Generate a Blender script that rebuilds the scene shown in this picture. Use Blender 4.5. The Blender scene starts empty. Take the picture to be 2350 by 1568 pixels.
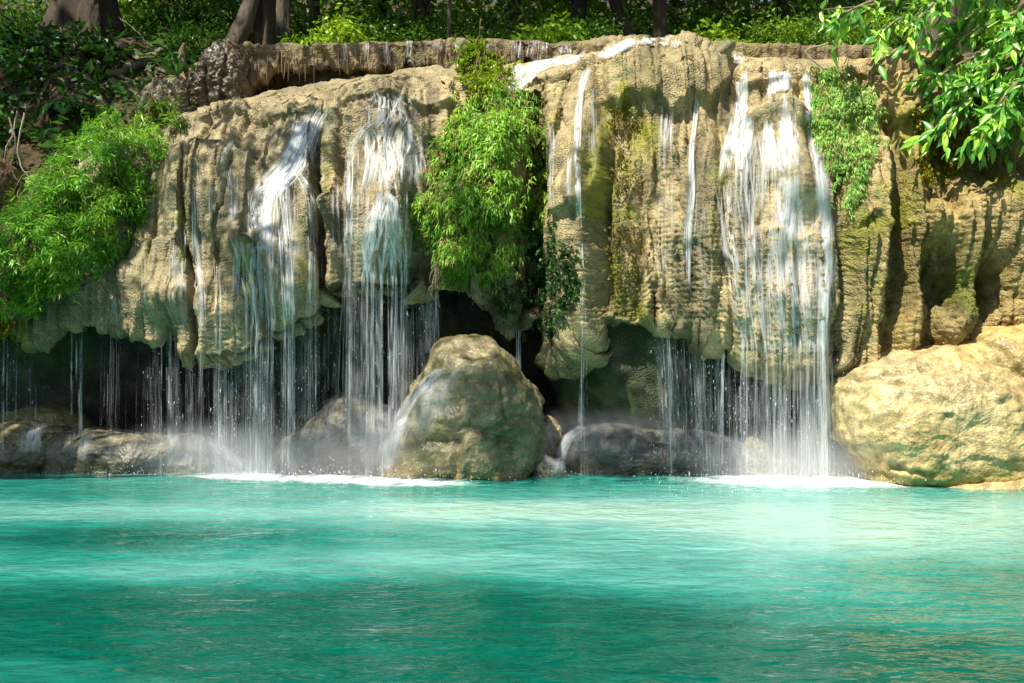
import bpy, math, random
import numpy as np
from mathutils import Vector, Matrix
from mathutils.bvhtree import BVHTree

# ------------------------------------------------------------------ camera, sky, sun, exposure
scene = bpy.context.scene
C = scene.collection
EYE = 1.35                       # eye height above the pool, metres
FPX = 2520.0                     # focal length in units of a 2350 px wide picture
cam_d = bpy.data.cameras.new('camera')
cam_d.sensor_width = 36.0
cam_d.lens = 36.0 * FPX / 2350.0
cam_d.clip_start = 0.05
cam_d.clip_end = 500.0
cam = bpy.data.objects.new('camera', cam_d)
C.objects.link(cam)
cam.location = (0, 0, EYE)
cam.rotation_euler = (math.radians(90), 0, 0)
scene.camera = cam

SUN_EL = math.radians(53)
SUN_AZ = math.radians(38)        # towards the left of straight behind the camera
SUN = np.array([-math.sin(SUN_AZ) * math.cos(SUN_EL), -math.cos(SUN_AZ) * math.cos(SUN_EL), math.sin(SUN_EL)])
world = bpy.data.worlds.new('World')
scene.world = world
world.use_nodes = True
wn = world.node_tree
sky = wn.nodes.new('ShaderNodeTexSky')
sky.sky_type = 'NISHITA'
sky.sun_disc = False
sky.sun_elevation = SUN_EL
sky.sun_rotation = math.atan2(SUN[0], SUN[1])
wn.links.new(sky.outputs[0], wn.nodes['Background'].inputs[0])
wn.nodes['Background'].inputs[1].default_value = 0.08
sun_d = bpy.data.lights.new('sun', 'SUN')
sun_d.energy = 5.0
sun_d.angle = math.radians(0.55)
sun_d.color = (1.0, 0.95, 0.82)
sun_o = bpy.data.objects.new('sun', sun_d)
C.objects.link(sun_o)
sun_o.location = (-6, -8, 20)
sun_o.rotation_euler = Vector((-SUN[0], -SUN[1], -SUN[2])).to_track_quat('-Z', 'Y').to_euler()
vs = scene.view_settings
vs.view_transform = 'Standard'
vs.look = 'None'
vs.gamma = 1.0
vs.use_curve_mapping = False
vs.exposure = 0.68
cy = scene.cycles
cy.use_denoising = True
cy.max_bounces = 6
cy.diffuse_bounces = 3
cy.glossy_bounces = 2
cy.transmission_bounces = 4
cy.transparent_max_bounces = 24
cy.volume_bounces = 1
cy.use_adaptive_sampling = True
cy.adaptive_threshold = 0.02
cy.caustics_reflective = False
cy.caustics_refractive = False
cy.sample_clamp_indirect = 6.0

# ------------------------------------------------------------------ helpers
rng = np.random.default_rng(7)
random.seed(7)

def P(u, v, Y):
    """picture position (2350 wide) at distance Y -> world point"""
    return np.array([(u - 1175.0) / FPX * Y, Y, EYE - (v - 784.0) / FPX * Y])

def PA(u, v, Y):
    u = np.asarray(u, float); v = np.asarray(v, float); Y = np.asarray(Y, float)
    return np.stack([(u - 1175.0) / FPX * Y, Y + 0 * u, EYE - (v - 784.0) / FPX * Y], -1)

def UV(p):
    p = np.asarray(p)
    return 1175.0 + p[..., 0] / p[..., 1] * FPX, 784.0 - (p[..., 2] - EYE) / p[..., 1] * FPX

def hash3(ix, iy, iz, s):
    with np.errstate(over='ignore'):
        h = (ix.astype(np.uint32) * np.uint32(374761393) + iy.astype(np.uint32) * np.uint32(668265263)
             + iz.astype(np.uint32) * np.uint32(2147483647 - 58) + np.uint32((s * 974711) & 0xffffffff))
        h = (h ^ (h >> np.uint32(13))) * np.uint32(1274126177)
        h = (h ^ (h >> np.uint32(16))) * np.uint32(2246822519)
        h = h ^ (h >> np.uint32(15))
    return h.astype(np.float32) * np.float32(1.0 / 4294967295.0)

def vnoise(p, s=0):
    """smooth value noise, -1..1, p (...,3)"""
    p = np.asarray(p, np.float32)
    i = np.floor(p); f = p - i
    i = i.astype(np.int64)
    f = f * f * f * (f * (f * 6 - 15) + 10)
    out = 0
    for dx in (0, 1):
        wx = f[..., 0] if dx else 1 - f[..., 0]
        for dy in (0, 1):
            wy = f[..., 1] if dy else 1 - f[..., 1]
            for dz in (0, 1):
                wz = f[..., 2] if dz else 1 - f[..., 2]
                out = out + wx * wy * wz * hash3(i[..., 0] + dx, i[..., 1] + dy, i[..., 2] + dz, s)
    return out * 2 - 1

def fbm(p, s=0, o=4, g=0.5):
    a = 1.0; t = 0; n = 0; p = np.asarray(p, np.float32)
    for k in range(o):
        t = t + a * vnoise(p * np.float32(2 ** k) + 17.3 * k, s + k); n += a; a *= g
    return t / n

def worley(p, s=0):
    p = np.asarray(p, np.float32)
    i = np.floor(p).astype(np.int64); best = np.full(p.shape[:-1], 9.0, np.float32)
    for dx in (-1, 0, 1):
        for dy in (-1, 0, 1):
            for dz in (-1, 0, 1):
                a, b, c = i[..., 0] + dx, i[..., 1] + dy, i[..., 2] + dz
                d = ((a + hash3(a, b, c, s) - p[..., 0]) ** 2 + (b + hash3(a, b, c, s + 1) - p[..., 1]) ** 2
                     + (c + hash3(a, b, c, s + 2) - p[..., 2]) ** 2)
                best = np.minimum(best, d)
    return np.sqrt(best)

def sstep(a, b, x):
    t = np.clip((x - a) / (b - a), 0, 1)
    return t * t * (3 - 2 * t)

def mesh_np(name, verts, faces, mat=None, smooth=True, cols=None, uvs=None):
    """verts (n,3), faces (m,k) of one polygon size; cols per vertex; uvs per vertex"""
    verts = np.asarray(verts, np.float32).reshape(-1, 3); faces = np.asarray(faces, np.int32)
    m, k = faces.shape
    me = bpy.data.meshes.new(name)
    me.vertices.add(len(verts)); me.vertices.foreach_set('co', verts.ravel())
    me.loops.add(m * k); me.loops.foreach_set('vertex_index', faces.ravel())
    me.polygons.add(m); me.polygons.foreach_set('loop_start', np.arange(0, m * k, k, dtype=np.int32))
    try: me.polygons.foreach_set('loop_total', np.full(m, k, np.int32))
    except Exception: pass
    me.update(calc_edges=True)
    if smooth: me.polygons.foreach_set('use_smooth', np.ones(m, bool))
    if cols is not None:
        a = me.color_attributes.new('Col', 'FLOAT_COLOR', 'POINT')
        c = np.ones((len(verts), 4), np.float32); cols = np.asarray(cols, np.float32); c[:, :cols.shape[1]] = cols
        a.data.foreach_set('color', c.ravel())
    if uvs is not None:
        l = me.uv_layers.new(name='UVMap')
        l.data.foreach_set('uv', np.asarray(uvs, np.float32)[faces.ravel()].ravel())
    if mat: me.materials.append(mat)
    return me

def add(name, me, parent=None, label=None, cat=None, group=None, kind=None, loc=None):
    o = bpy.data.objects.new(name, me); C.objects.link(o)
    if parent is not None: o.parent = parent
    if loc is not None: o.location = loc
    if label: o['label'] = label
    if cat: o['category'] = cat
    if group: o['group'] = group
    if kind: o['kind'] = kind
    return o

def grid_faces(r, c):
    i = np.arange(r * c).reshape(r, c)
    return np.stack([i[:-1, :-1], i[1:, :-1], i[1:, 1:], i[:-1, 1:]], -1).reshape(-1, 4)

def grid_normals(g):
    du = np.gradient(g, axis=1); dv = np.gradient(g, axis=0)
    n = np.cross(dv, du); n /= np.linalg.norm(n, axis=-1, keepdims=True) + 1e-9
    return n

def bvh_of(verts, faces):
    return BVHTree.FromPolygons([tuple(v) for v in np.asarray(verts, float)], [tuple(int(x) for x in f) for f in faces])

def tube_arrays(pts, rad, sides=8, seed=0, rough=0.0):
    """tapered tube along pts (n,3) with radii (n,) -> verts, quads"""
    pts = np.asarray(pts, float); rad = np.asarray(rad, float); n = len(pts)
    t = np.gradient(pts, axis=0); t /= np.linalg.norm(t, axis=1, keepdims=True) + 1e-9
    ref = np.array([0.31, 0.12, 0.94])
    if abs(t[0] @ ref) > 0.9: ref = np.array([1.0, 0.2, 0.1])
    V = np.zeros((n, sides, 3)); a = np.linspace(0, 2 * np.pi, sides, endpoint=False)
    for i in range(n):
        ref = ref - t[i] * (ref @ t[i]); ref /= np.linalg.norm(ref) + 1e-9
        b = np.cross(t[i], ref)
        V[i] = pts[i] + rad[i] * (np.cos(a)[:, None] * ref + np.sin(a)[:, None] * b)
    if rough:
        c = pts[:, None, :]
        V = c + (V - c) * (1 + rough * fbm(V * (0.35 / max(rad.max(), 1e-3)), seed, 4))[..., None]
    i = np.arange(n * sides).reshape(n, sides); j = np.roll(i, -1, 1)
    F = np.stack([i[:-1], j[:-1], j[1:], i[1:]], -1).reshape(-1, 4)
    return V.reshape(-1, 3), F

class Acc:
    """collects quad pieces of ONE mesh"""
    def __init__(s): s.v = []; s.f = []; s.c = []; s.u = []; s.n = 0
    def put(s, v, f, c=None, u=None):
        v = np.asarray(v, float).reshape(-1, 3)
        s.v.append(v); s.f.append(np.asarray(f) + s.n); s.n += len(v)
        if c is not None: s.c.append(np.broadcast_to(np.asarray(c, float), (len(v), 3)))
        if u is not None: s.u.append(u)
    def mesh(s, name, mat, smooth=True):
        return mesh_np(name, np.concatenate(s.v), np.concatenate(s.f), mat, smooth,
                       np.concatenate(s.c) if s.c else None, np.concatenate(s.u) if s.u else None)

def smooth_path(ctrl, n):
    """Catmull-Rom through control points (k,d)"""
    c = np.asarray(ctrl, float); k = len(c)
    c = np.vstack([2 * c[0] - c[1], c, 2 * c[-1] - c[-2]])
    t = np.linspace(0, k - 1 - 1e-6, n); i = t.astype(int); f = (t - i)[:, None]
    a, b, d, e = c[i], c[i + 1], c[i + 2], c[i + 3]
    return 0.5 * (2 * b + (d - a) * f + (2 * a - 5 * b + 4 * d - e) * f ** 2 + (3 * b - a - 3 * d + e) * f ** 3)

# ------------------------------------------------------------------ materials
def new_mat(name):
    m = bpy.data.materials.new(name); m.use_nodes = True
    nt = m.node_tree; b = nt.nodes['Principled BSDF']
    return m, nt, b

def N(nt, t, **kw):
    n = nt.nodes.new(t)
    for k, v in kw.items():
        if k.startswith('i_'):
            key = k[2:]; n.inputs[int(key) if key.isdigit() else key].default_value = v
        else: setattr(n, k, v)
    return n

def mixc(nt, mode, fac, a, b):
    n = nt.nodes.new('ShaderNodeMix'); n.data_type = 'RGBA'; n.blend_type = mode
    for sock, val in ((n.inputs[0], fac), (n.inputs[6], a), (n.inputs[7], b)):
        if isinstance(val, bpy.types.NodeSocket): nt.links.new(val, sock)
        elif isinstance(val, (int, float)): sock.default_value = val
        else: sock.default_value = (*val, 1)
    return n.outputs[2]

def ramp(nt, src, stops):
    n = nt.nodes.new('ShaderNodeValToRGB'); e = n.color_ramp.elements
    while len(e) < len(stops): e.new(0.5)
    for k, (p, c) in enumerate(stops):
        e[k].position = p; e[k].color = (*c, 1) if not isinstance(c, (int, float)) else (c, c, c, 1)
    nt.links.new(src, n.inputs[0])
    return n.outputs[0]

def rock_mat(name, rough=0.6, bump=0.6, cell=34.0, spec=0.5, stretch=(1, 1, 1.4), var=0.6, wetvar=0.0, pit=0.6, bd=0.02):
    """tufa / limestone: colour from the 'Col' attribute, grain and fine relief procedural"""
    m, nt, b = new_mat(name); L = nt.links.new
    tc = N(nt, 'ShaderNodeTexCoord')
    mp = N(nt, 'ShaderNodeMapping'); mp.inputs['Scale'].default_value = stretch; L(tc.outputs['Object'], mp.inputs[0])
    col = N(nt, 'ShaderNodeVertexColor', layer_name='Col')
    n1 = N(nt, 'ShaderNodeTexNoise', i_Scale=9.0, i_Detail=7.0, i_Roughness=0.65); L(mp.outputs[0], n1.inputs['Vector'])
    n2 = N(nt, 'ShaderNodeTexNoise', i_Scale=60.0, i_Detail=5.0, i_Roughness=0.7); L(mp.outputs[0], n2.inputs['Vector'])
    vo = N(nt, 'ShaderNodeTexVoronoi', i_Scale=cell); vo.feature = 'F1'; L(mp.outputs[0], vo.inputs['Vector'])
    g = ramp(nt, n1.outputs['Fac'], [(0.3, 1 - var * 0.7), (0.5, 1.0), (0.72, 1 + var * 0.6)])
    g2 = ramp(nt, n2.outputs['Fac'], [(0.34, pit), (0.48, 0.95), (0.7, 1.35)])
    c1 = mixc(nt, 'MULTIPLY', 1.0, col.outputs['Color'], g)
    c2 = mixc(nt, 'MULTIPLY', 1.0, c1, g2)
    L(c2, b.inputs['Base Color'])
    add1 = N(nt, 'ShaderNodeMath', operation='MULTIPLY_ADD'); add1.inputs[1].default_value = 0.55
    L(n2.outputs['Fac'], add1.inputs[0])
    inv = N(nt, 'ShaderNodeMath', operation='SUBTRACT'); inv.inputs[0].default_value = 1.0; L(vo.outputs['Distance'], inv.inputs[1])
    L(inv.outputs[0], add1.inputs[2])
    bp = N(nt, 'ShaderNodeBump', i_Strength=bump, i_Distance=bd); L(add1.outputs[0], bp.inputs['Height'])
    nl = N(nt, 'ShaderNodeTexNoise', i_Scale=1.7, i_Detail=3.0); L(tc.outputs['Object'], nl.inputs['Vector'])
    L(ramp(nt, nl.outputs['Fac'], [(0.36, bump * .25), (0.62, bump)]), bp.inputs['Strength'])
    L(bp.outputs[0], b.inputs['Normal'])
    rr = ramp(nt, n1.outputs['Fac'], [(0.3, max(rough - 0.25 - wetvar, 0.08)), (0.7, min(rough + 0.15, 1))])
    L(rr, b.inputs['Roughness'])
    b.inputs['Specular IOR Level'].default_value = spec
    return m

M = {}
M['cliff'] = rock_mat('tufa', 0.66, 0.9, 44.0, 0.35, (1, 1, 1.2), 0.6, 0.0, 0.42, 0.018)
M['boulder'] = rock_mat('wet_boulder', 0.52, 0.45, 34.0, 0.5, (1, 1, 1.2), 0.75, 0.06, 0.62)
M['wetrock'] = rock_mat('drenched_boulder', 0.44, 0.6, 28.0, 0.5, (1, 1, 1), 0.7, 0.0)
M['soil'] = rock_mat('soil_and_litter', 0.95, 1.0, 16.0, 0.2, (1, 1, 1), 0.9)
M['bark'] = rock_mat('bark', 0.9, 1.0, 18.0, 0.2, (1, 1, 0.22), 0.8)

def leaf_mat(name, spec=0.4, rough=0.38, trans=0.28):
    m, nt, b = new_mat(name); L = nt.links.new
    col = N(nt, 'ShaderNodeVertexColor', layer_name='Col')
    oi = N(nt, 'ShaderNodeObjectInfo')
    hv = N(nt, 'ShaderNodeHueSaturation')
    mr = N(nt, 'ShaderNodeMapRange'); mr.inputs[3].default_value = 0.75; mr.inputs[4].default_value = 1.25
    L(oi.outputs['Random'], mr.inputs[0]); L(mr.outputs[0], hv.inputs['Value']); L(col.outputs['Color'], hv.inputs['Color'])
    L(hv.outputs[0], b.inputs['Base Color'])
    b.inputs['Roughness'].default_value = rough; b.inputs['Specular IOR Level'].default_value = spec
    tr = N(nt, 'ShaderNodeBsdfTranslucent')
    tcol = mixc(nt, 'MULTIPLY', 1.0, hv.outputs[0], (1.5, 1.45, 0.7)); L(tcol, tr.inputs[0])
    mx = N(nt, 'ShaderNodeMixShader'); mx.inputs[0].default_value = trans
    L(b.outputs[0], mx.inputs[1]); L(tr.outputs[0], mx.inputs[2])
    L(mx.outputs[0], nt.nodes['Material Output'].inputs[0])
    return m
M['leaf'] = leaf_mat('leaf')
M['glossy_leaf'] = leaf_mat('glossy_leaf', 0.55, 0.3, 0.25)
M['stem'] = rock_mat('stem', 0.8, 0.3, 40.0, 0.3, (1, 1, 1), 0.4)

# ------------------------------------------------------------------ the cliff (front tier)
TAN = np.array([0.375, 0.295, 0.15]); WET = np.array([0.13, 0.105, 0.055]); GREY = np.array([0.235, 0.208, 0.135])
MOSS = np.array([0.19, 0.185, 0.022]); ALGAE = np.array([0.055, 0.075, 0.025]); OCHRE = np.array([0.47, 0.31, 0.095]); DARK = np.array([0.035, 0.03, 0.024])

def row(xs, pts):
    """control row: list of (u, v, Y) -> (Y(x), Z(x)) at world x, smoothly"""
    w = PA(*np.array(pts, float).T)
    o = np.argsort(w[:, 0]); w = w[o]
    y = np.interp(xs, w[:, 0], w[:, 1]); z = np.interp(xs, w[:, 0], w[:, 2])
    return y, z

def blur1(a, k):
    w = np.hanning(k + 2)[1:-1]; w /= w.sum()
    return np.convolve(np.pad(a, k // 2, mode='edge'), w, 'valid')[:len(a)]

xs = np.concatenate([np.arange(-8.2, -5.7, 0.035), np.arange(-5.7, 5.7, 0.0125), np.arange(5.7, 8.2, 0.035)])
RA = [(-600,600,13.5),(-400,560,13.5),(0,430,13.5),(200,330,13.5),(390,262,13.3),(520,235,13.2),(640,205,13.1),(800,172,13.0),(1000,154,13.0),
      (1200,150,13.0),(1350,125,13.0),(1480,98,13.2),(1560,96,13.2),(1650,108,13.2),(1700,130,13.2),(1860,146,13.2),(2100,142,13.2),(2350,150,13.2),(2900,160,13.2)]
RB = [(-600,680,11.9),(-400,650,11.9),(0,540,11.9),(150,450,11.9),(300,350,12.0),(390,300,12.1),(450,285,12.15),(560,262,12.2),(640,262,12.15),(760,255,12.1),(790,225,12.1),(860,212,12.0),
      (980,214,12.0),(1060,205,12.0),(1180,203,11.9),(1260,168,11.8),(1350,140,11.8),(1480,114,11.8),(1560,116,11.7),(1640,134,11.6),(1700,164,11.45),
      (1860,164,11.35),(1960,158,11.35),(2060,153,11.3),(2140,160,11.3),(2350,172,11.2),(2900,180,11)]
RD = [(-600,740,11.3),(-400,740,11.3),(0,738,11.3),(80,765,11.3),(180,715,11.3),(250,730,11.3),(320,750,11.2),(400,772,11.2),(460,800,11.15),(560,797,11.1),
      (640,750,11.15),(700,722,11.2),(750,645,11.3),(830,640,11.2),(930,642,11.25),(1010,655,11.35),(1060,640,11.45),(1120,700,11.5),(1150,760,11.4),
      (1180,750,11.45),(1220,730,11.7),(1260,790,11.65),(1310,800,11.55),(1345,745,11.35),(1400,736,11.2),(1470,734,11.15),(1500,716,11.15),(1560,716,11.1),
      (1600,735,11.05),(1680,762,10.95),(1700,800,10.9),(1760,804,10.85),(1850,800,10.8),(1920,782,10.85),(1950,832,10.9),(2010,850,10.95),(2100,830,11.0),(2350,800,11.0),(2900,800,11.0)]
yA, zA = row(xs, RA); yB, zB = row(xs, RB); yD, zD = row(xs, RD)
for a in (yA, zA, yB, yD): a[:] = blur1(a, 25)
zB[:] = blur1(zB, 13); zD[:] = blur1(zD, 9)
uB = 1175 + xs / 11.3 * FPX
sc = np.stack([xs * 5.0, 0 * xs, 0 * xs], -1)
zB += 0.035 * fbm(sc, 31, 4)
zD += 0.07 * fbm(sc * 1.3, 32, 4) - 0.05 * (1 - worley(np.stack([xs * 7, 0 * xs, 0 * xs + .5], -1), 33))
# how far each face leans: the left mound is a rounded dome, the right face is sheer
lean = np.interp(uB, [-400, 300, 700, 1000, 1200, 1300, 1700, 2400], [0.6, 0.62, 0.6, 0.55, 0.35, 0.3, 0.25, 0.35])
cave = np.interp(uB, [-400, 0, 300, 620, 1000, 1200, 1280, 1330, 1500, 1560, 1700, 1900, 1960, 2050, 2900],
                 [1.0, 1.1, 1.5, 1.8, 1.8, 1.5, 1.0, 0.6, 0.6, 1.1, 1.5, 1.4, 0.5, 0.3, 0.3])
def lerp(a, b, t): return a + (b - a) * t
yC1 = lerp(yB, yD, 0.18); zC1 = lerp(zB, zD, 0.05) - 0.02
zC2 = lerp(zB, zD, 0.33); yC2 = yD + (yB - yD) * lean * 0.8
zC3 = lerp(zB, zD, 0.68); yC3 = yD + (yB - yD) * lean * 0.18
yE = yD + 0.10; zE = zD + 0.02
yF = yD + cave * 0.6; zF = zD + np.clip(cave, 0, 1) * 0.28
yG = yD + cave; zG = np.minimum(zD * 0.75, 0.9) * np.ones_like(zD)
yH = yD + cave + 0.25; zH = -0.9 * np.ones_like(zD)
ctrl = [(yA + 1.2, zA - 0.05), (yA, zA), (yB, zB), (yC1, zC1), (yC2, zC2), (yC3, zC3), (yD, zD), (yE, zE), (yF, zF), (yG, zG), (yH, zH)]
segs = [5, 56, 22, 62, 88, 88, 14, 26, 26, 44]
ctrl = np.array([np.stack(c, -1) for c in ctrl])           # (k, cols, 2)
rows = []; rowid = []
for s, n in enumerate(segs):
    p0 = ctrl[max(s - 1, 0)]; p1 = ctrl[s]; p2 = ctrl[s + 1]; p3 = ctrl[min(s + 2, len(ctrl) - 1)]
    for k in range(n):
        f = k / n
        q = 0.5 * (2 * p1 + (p2 - p0) * f + (2 * p0 - 5 * p1 + 4 * p2 - p3) * f ** 2 + (3 * p1 - p0 - 3 * p2 + p3) * f ** 3)
        rows.append(q * 0.75 + lerp(p1, p2, f) * 0.25); rowid.append(s + f)
rows.append(ctrl[-1]); rowid.append(len(segs))
rows = np.array(rows); rowid = np.array(rowid)[:, None]     # (R, cols, 2)
G = np.stack([np.broadcast_to(xs, rows.shape[:2]), rows[..., 0], rows[..., 1]], -1)
nrm = grid_normals(G)
if nrm[len(rows) // 2, 100, 1] > 0: nrm = -nrm
gu, gv = UV(G)
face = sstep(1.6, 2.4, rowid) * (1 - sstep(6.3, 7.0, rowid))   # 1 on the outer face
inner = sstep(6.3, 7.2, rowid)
disp = np.zeros(G.shape[:2])
bwu = gu + 20 * fbm(G * 2.6, 83, 3); bwv = gv + 20 * fbm(G * 2.6, 84, 3)
def blob(u, v, ru, rv, amp, p=2.0):
    d = ((np.abs(bwu - u) / ru) ** 2 + (np.abs(bwv - v) / rv) ** 2)
    return amp * np.exp(-d ** (p / 2) * 0.9)
for b in [(888,525,62,80,.30,2.2),(568,588,36,54,.30,2.4),(770,500,18,30,.22,2),(478,450,90,95,.26,2.6),(400,690,60,42,.22,2.2),(330,640,40,60,.12,2),(510,720,55,70,.12,3),(660,640,60,95,.14,3),
          (860,270,80,30,.10,2),(700,330,60,50,.12,2),(1785,290,70,32,.17,3),(1815,425,34,60,.15,2),(1790,360,35,30,.10,2),(2128,525,44,50,.34,2.6),(2265,515,85,95,.32,2.6),
          (1300,330,45,150,.12,3),(1360,430,25,250,.10,3),(1432,560,42,170,.10,4),(1550,190,120,60,.15,3),(1700,600,110,170,.13,3),(1600,520,60,190,.06,3),(1985,560,60,150,.14,2),
          (2090,230,40,60,.16,2),(2190,250,26,70,.18,2),(2300,260,40,90,.2,2),(2330,640,40,70,.22,3),(2200,600,18,90,.18,2),(2075,640,22,110,.16,2),(2180,730,40,40,.2,2),(2300,730,40,30,.16,2),(2290,390,60,26,-.16,2),(2080,430,40,110,.10,2),(1790,720,60,80,.12,3),(1590,690,60,50,.06,3),(2150,250,18,120,.15,2),(2060,760,30,100,.12,2),(2160,760,30,50,.16,2),
          (1232,500,30,320,-.28,3),(2110,620,26,55,-.30,2),(2150,670,30,50,-.28,2),(2243,650,26,36,-.42,2),(2255,690,20,36,-.3,2),(2130,345,34,26,-.35,2),(2225,330,50,110,-.22,3),(1440,300,50,60,-.10,3),(1600,300,150,40,-.06,3),
          (740,560,10,160,-.12,2),(940,520,14,130,-.10,2),(445,600,10,120,-.08,2),(1385,380,10,220,-.09,2),(1660,330,10,70,-.06,2),(2010,700,12,120,-.08,2),(800,430,14,130,-.08,2),(620,430,12,80,-.06,2)]:
    disp += face * blob(*b) * (1.2 if b[0] < 1000 else 1.1)
# columns and crevices: how far each part of the face stands out, by picture column
colx = [(-400,0),(380,0),(395,.05),(436,.08),(446,-.10),(456,.06),(590,.08),(604,-.06),(618,.12),(722,.12),(742,-.22),(760,.02),(785,.05),(800,-.06),(830,.08),(940,.08),(955,-.12),(1000,-.05),(1240,-.10),(1262,.10),(1372,.13),(1388,-.16),(1465,-.10),(1478,.06),(1640,.05),(1660,-.03),(1690,.06),(1780,.14),(1900,.08),(1912,-.05),(1932,.10),(2002,.10),(2016,-.09),(2048,-.07),(2062,.06),(2112,.03),(2125,-.06),(2160,-.02),(2175,.06),(2215,.02),(2230,-.08),(2330,.06),(2400,0),(2900,0)]
cw_ = gu + 26 * fbm(np.stack([G[..., 2] * 1.6, G[..., 0] * .7, 0 * gu], -1), 81, 3)
disp += face * 1.4 * np.interp(cw_, *np.array(colx, float).T) * sstep(90, 420, gv - np.interp(gu, [c[0] for c in RB], [c[1] for c in RB]) + 90)
def stepline(line, amp, soft, scal, decay, fs=9.0, seed=0, rows_=None):
    """brow (amp>0, sticks out above the line) or ledge (amp<0: sticks out below it)"""
    lu, lv = np.array(line, float).T
    n1_ = fbm(np.stack([G[..., 0] * fs, 0 * gu, 0 * gu + seed], -1), 82 + seed, 3)
    vl = np.interp(gu, lu, lv) + scal * n1_
    win = sstep(lu[0] - 15, lu[0] + 25, gu) * sstep(lu[-1] + 15, lu[-1] - 25, gu)
    if amp > 0: k = sstep(soft, -soft, gv - vl) * np.exp(-np.clip(vl - gv, 0, None) / decay)
    else: k = sstep(-soft, soft, gv - vl) * np.exp(-np.clip(gv - vl, 0, None) / decay)
    return np.abs(amp) * k * win * (rows_ if rows_ is not None else sstep(1.2, 1.7, rowid) * (1 - sstep(6.3, 7.0, rowid)))
for k_, a_ in enumerate([([(1385,235),(1470,262),(1500,252),(1560,262),(1640,238),(1680,240)], .20, 7, 26, 150), ([(1690,222),(1760,205),(1870,215)], .10, 6, 10, 80), ([(1685,268),(1730,285),(1780,268),(1850,285)], -.20, 10, 8, 120),
        ([(1985,285),(2030,300),(2080,290),(2120,330),(2160,300),(2220,290)], .20, 7, 40, 140), ([(1990,345),(2060,335),(2110,370)], -.14, 8, 12, 120), ([(2080,480),(2180,470),(2340,440)], -.15, 10, 14, 120),
        ([(395,300),(450,290),(560,278),(640,285),(760,280)], .13, 7, 10, 60), ([(385,350),(470,372),(560,365),(610,380)], -.16, 9, 14, 150), ([(790,262),(860,250),(1000,255),(1060,250)], .12, 6, 10, 45), ([(795,300),(860,285),(960,292),(1000,310)], -.14, 8, 10, 90),
        ([(330,560),(400,575),(440,560)], -.10, 8, 12, 80), ([(480,560),(520,585),(560,560)], .10, 8, 12, 90), ([(1270,380),(1330,500),(1380,470)], .10, 9, 30, 120), ([(1690,560),(1760,540),(1900,560)], -.08, 10, 14, 140), ([(1920,520),(1960,500),(2010,540)], .10, 8, 20, 90), ([(1560,560),(1640,580),(1700,600)], .07, 8, 20, 120)]):
    disp += stepline(*a_[:5], seed=k_)
# mossy rock columns under the lip, middle right
for b in [(1330,860,34,90,.22,3),(1400,850,36,100,.25,3),(1480,850,45,110,.25,3)]: disp += inner * blob(*b)
# vertical flutes, drapery, lumps
ft = np.stack([G[..., 0] * 3.2 + 0.35 * fbm(G * [1.5, 0, 1.2], 3, 3), G[..., 1] * 0.3, G[..., 2] * 0.45], -1)
fl = 1 - np.abs(fbm(ft, 5, 3)) * 2.2
ft2 = np.stack([G[..., 0] * 11 + 0.6 * vnoise(G * [3, 0, 3], 8), G[..., 1], G[..., 2] * 0.9], -1)
fl2 = 1 - np.abs(vnoise(ft2, 6)) * 2
mid = fbm(G * 2.1, 9, 4)
def pillars(fx, warp, sd):
    """rounded draperies side by side with sharp creases between them"""
    ph_ = G[..., 0] * fx + warp * fbm(G * [.9, .3, .55], sd, 3); k_ = np.floor(ph_); q_ = ph_ - k_
    a_ = .55 + .45 * hash3(k_.astype(np.int64), 0 * k_.astype(np.int64), 0 * k_.astype(np.int64), sd)
    return np.sqrt(np.clip(1 - (2 * q_ - 1) ** 2, 0, 1)) * a_
disp += face * np.interp(gv, [120, 300, 420], [.25, .8, 1]) * np.interp(gu, [1000, 1250], [.6, 1]) * (0.15 * pillars(3.0, 1.2, 91) + 0.06 * pillars(7.5, 1.1, 92) - .10)
disp += (0.085 * fl + 0.045 * fl2) * face * np.interp(gv, [100, 260, 420], [0.5, 0.9, 1.0]) + 0.10 * mid * (0.5 + 0.5 * face)
disp += 0.055 * inner * (1 - np.abs(fbm(G * [2.4, 1, 1.0], 12, 4)) * 2) + inner * 0.14 * fbm(G * 1.3, 13, 3)
terr = 1 - sstep(1.7, 2.3, rowid)                            # stepped terrace behind the rim
disp += terr * (0.09 * fbm(G * [1.6, 2.6, 1], 14, 4))
G1 = G + nrm * disp[..., None]
# terrace steps: rim pools of travertine
st = 0.11; zz = G1[..., 2] / st + 1.6 * fbm(G1 * [0.9, 0.9, 0], 15, 3); fr = zz - np.floor(zz)
G1[..., 2] += terr * st * 0.55 * (sstep(0.55, 1.0, fr) - fr) * sstep(-3.2, -2.2, G1[..., 0])
# popcorn relief
wn1 = worley(G1 * [21, 21, 19], 20); wn2 = worley(G1 * [46, 46, 58] + 3, 23)
lam = np.sin(G1[..., 2] * 120 + 7 * fbm(G1 * [1.4, 1, 1.2], 25, 3))
rough_amt = np.clip(0.85 + 0.9 * fbm(G1 * 1.1, 26, 3), 0.15, 1.4) * (1 - .35 * sstep(1250, 1000, gu)) * (face + 0.6 * terr * (1 - face) + 0.35 * inner)
ph = -G1[..., 2] * 15 + 3.0 * fbm(G1 * [7, 3, 2.5], 28, 3); scale_ = ph - np.floor(ph)
scl = np.clip(0.5 + 1.2 * fbm(G1 * 1.3, 29, 3), 0, 1)
pop = 0.030 * (0.55 - wn1) + 0.024 * (0.5 - wn2) + 0.003 * lam + 0.018 * fbm(G1 * 12, 27, 3) + 0.011 * scl * (scale_ * sstep(1.0, 0.86, scale_) - 0.4)
n1 = grid_normals(G1)
if n1[len(rows) // 2, 100, 1] > 0: n1 = -n1
G2 = G1 + n1 * (pop * rough_amt)[..., None]
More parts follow.
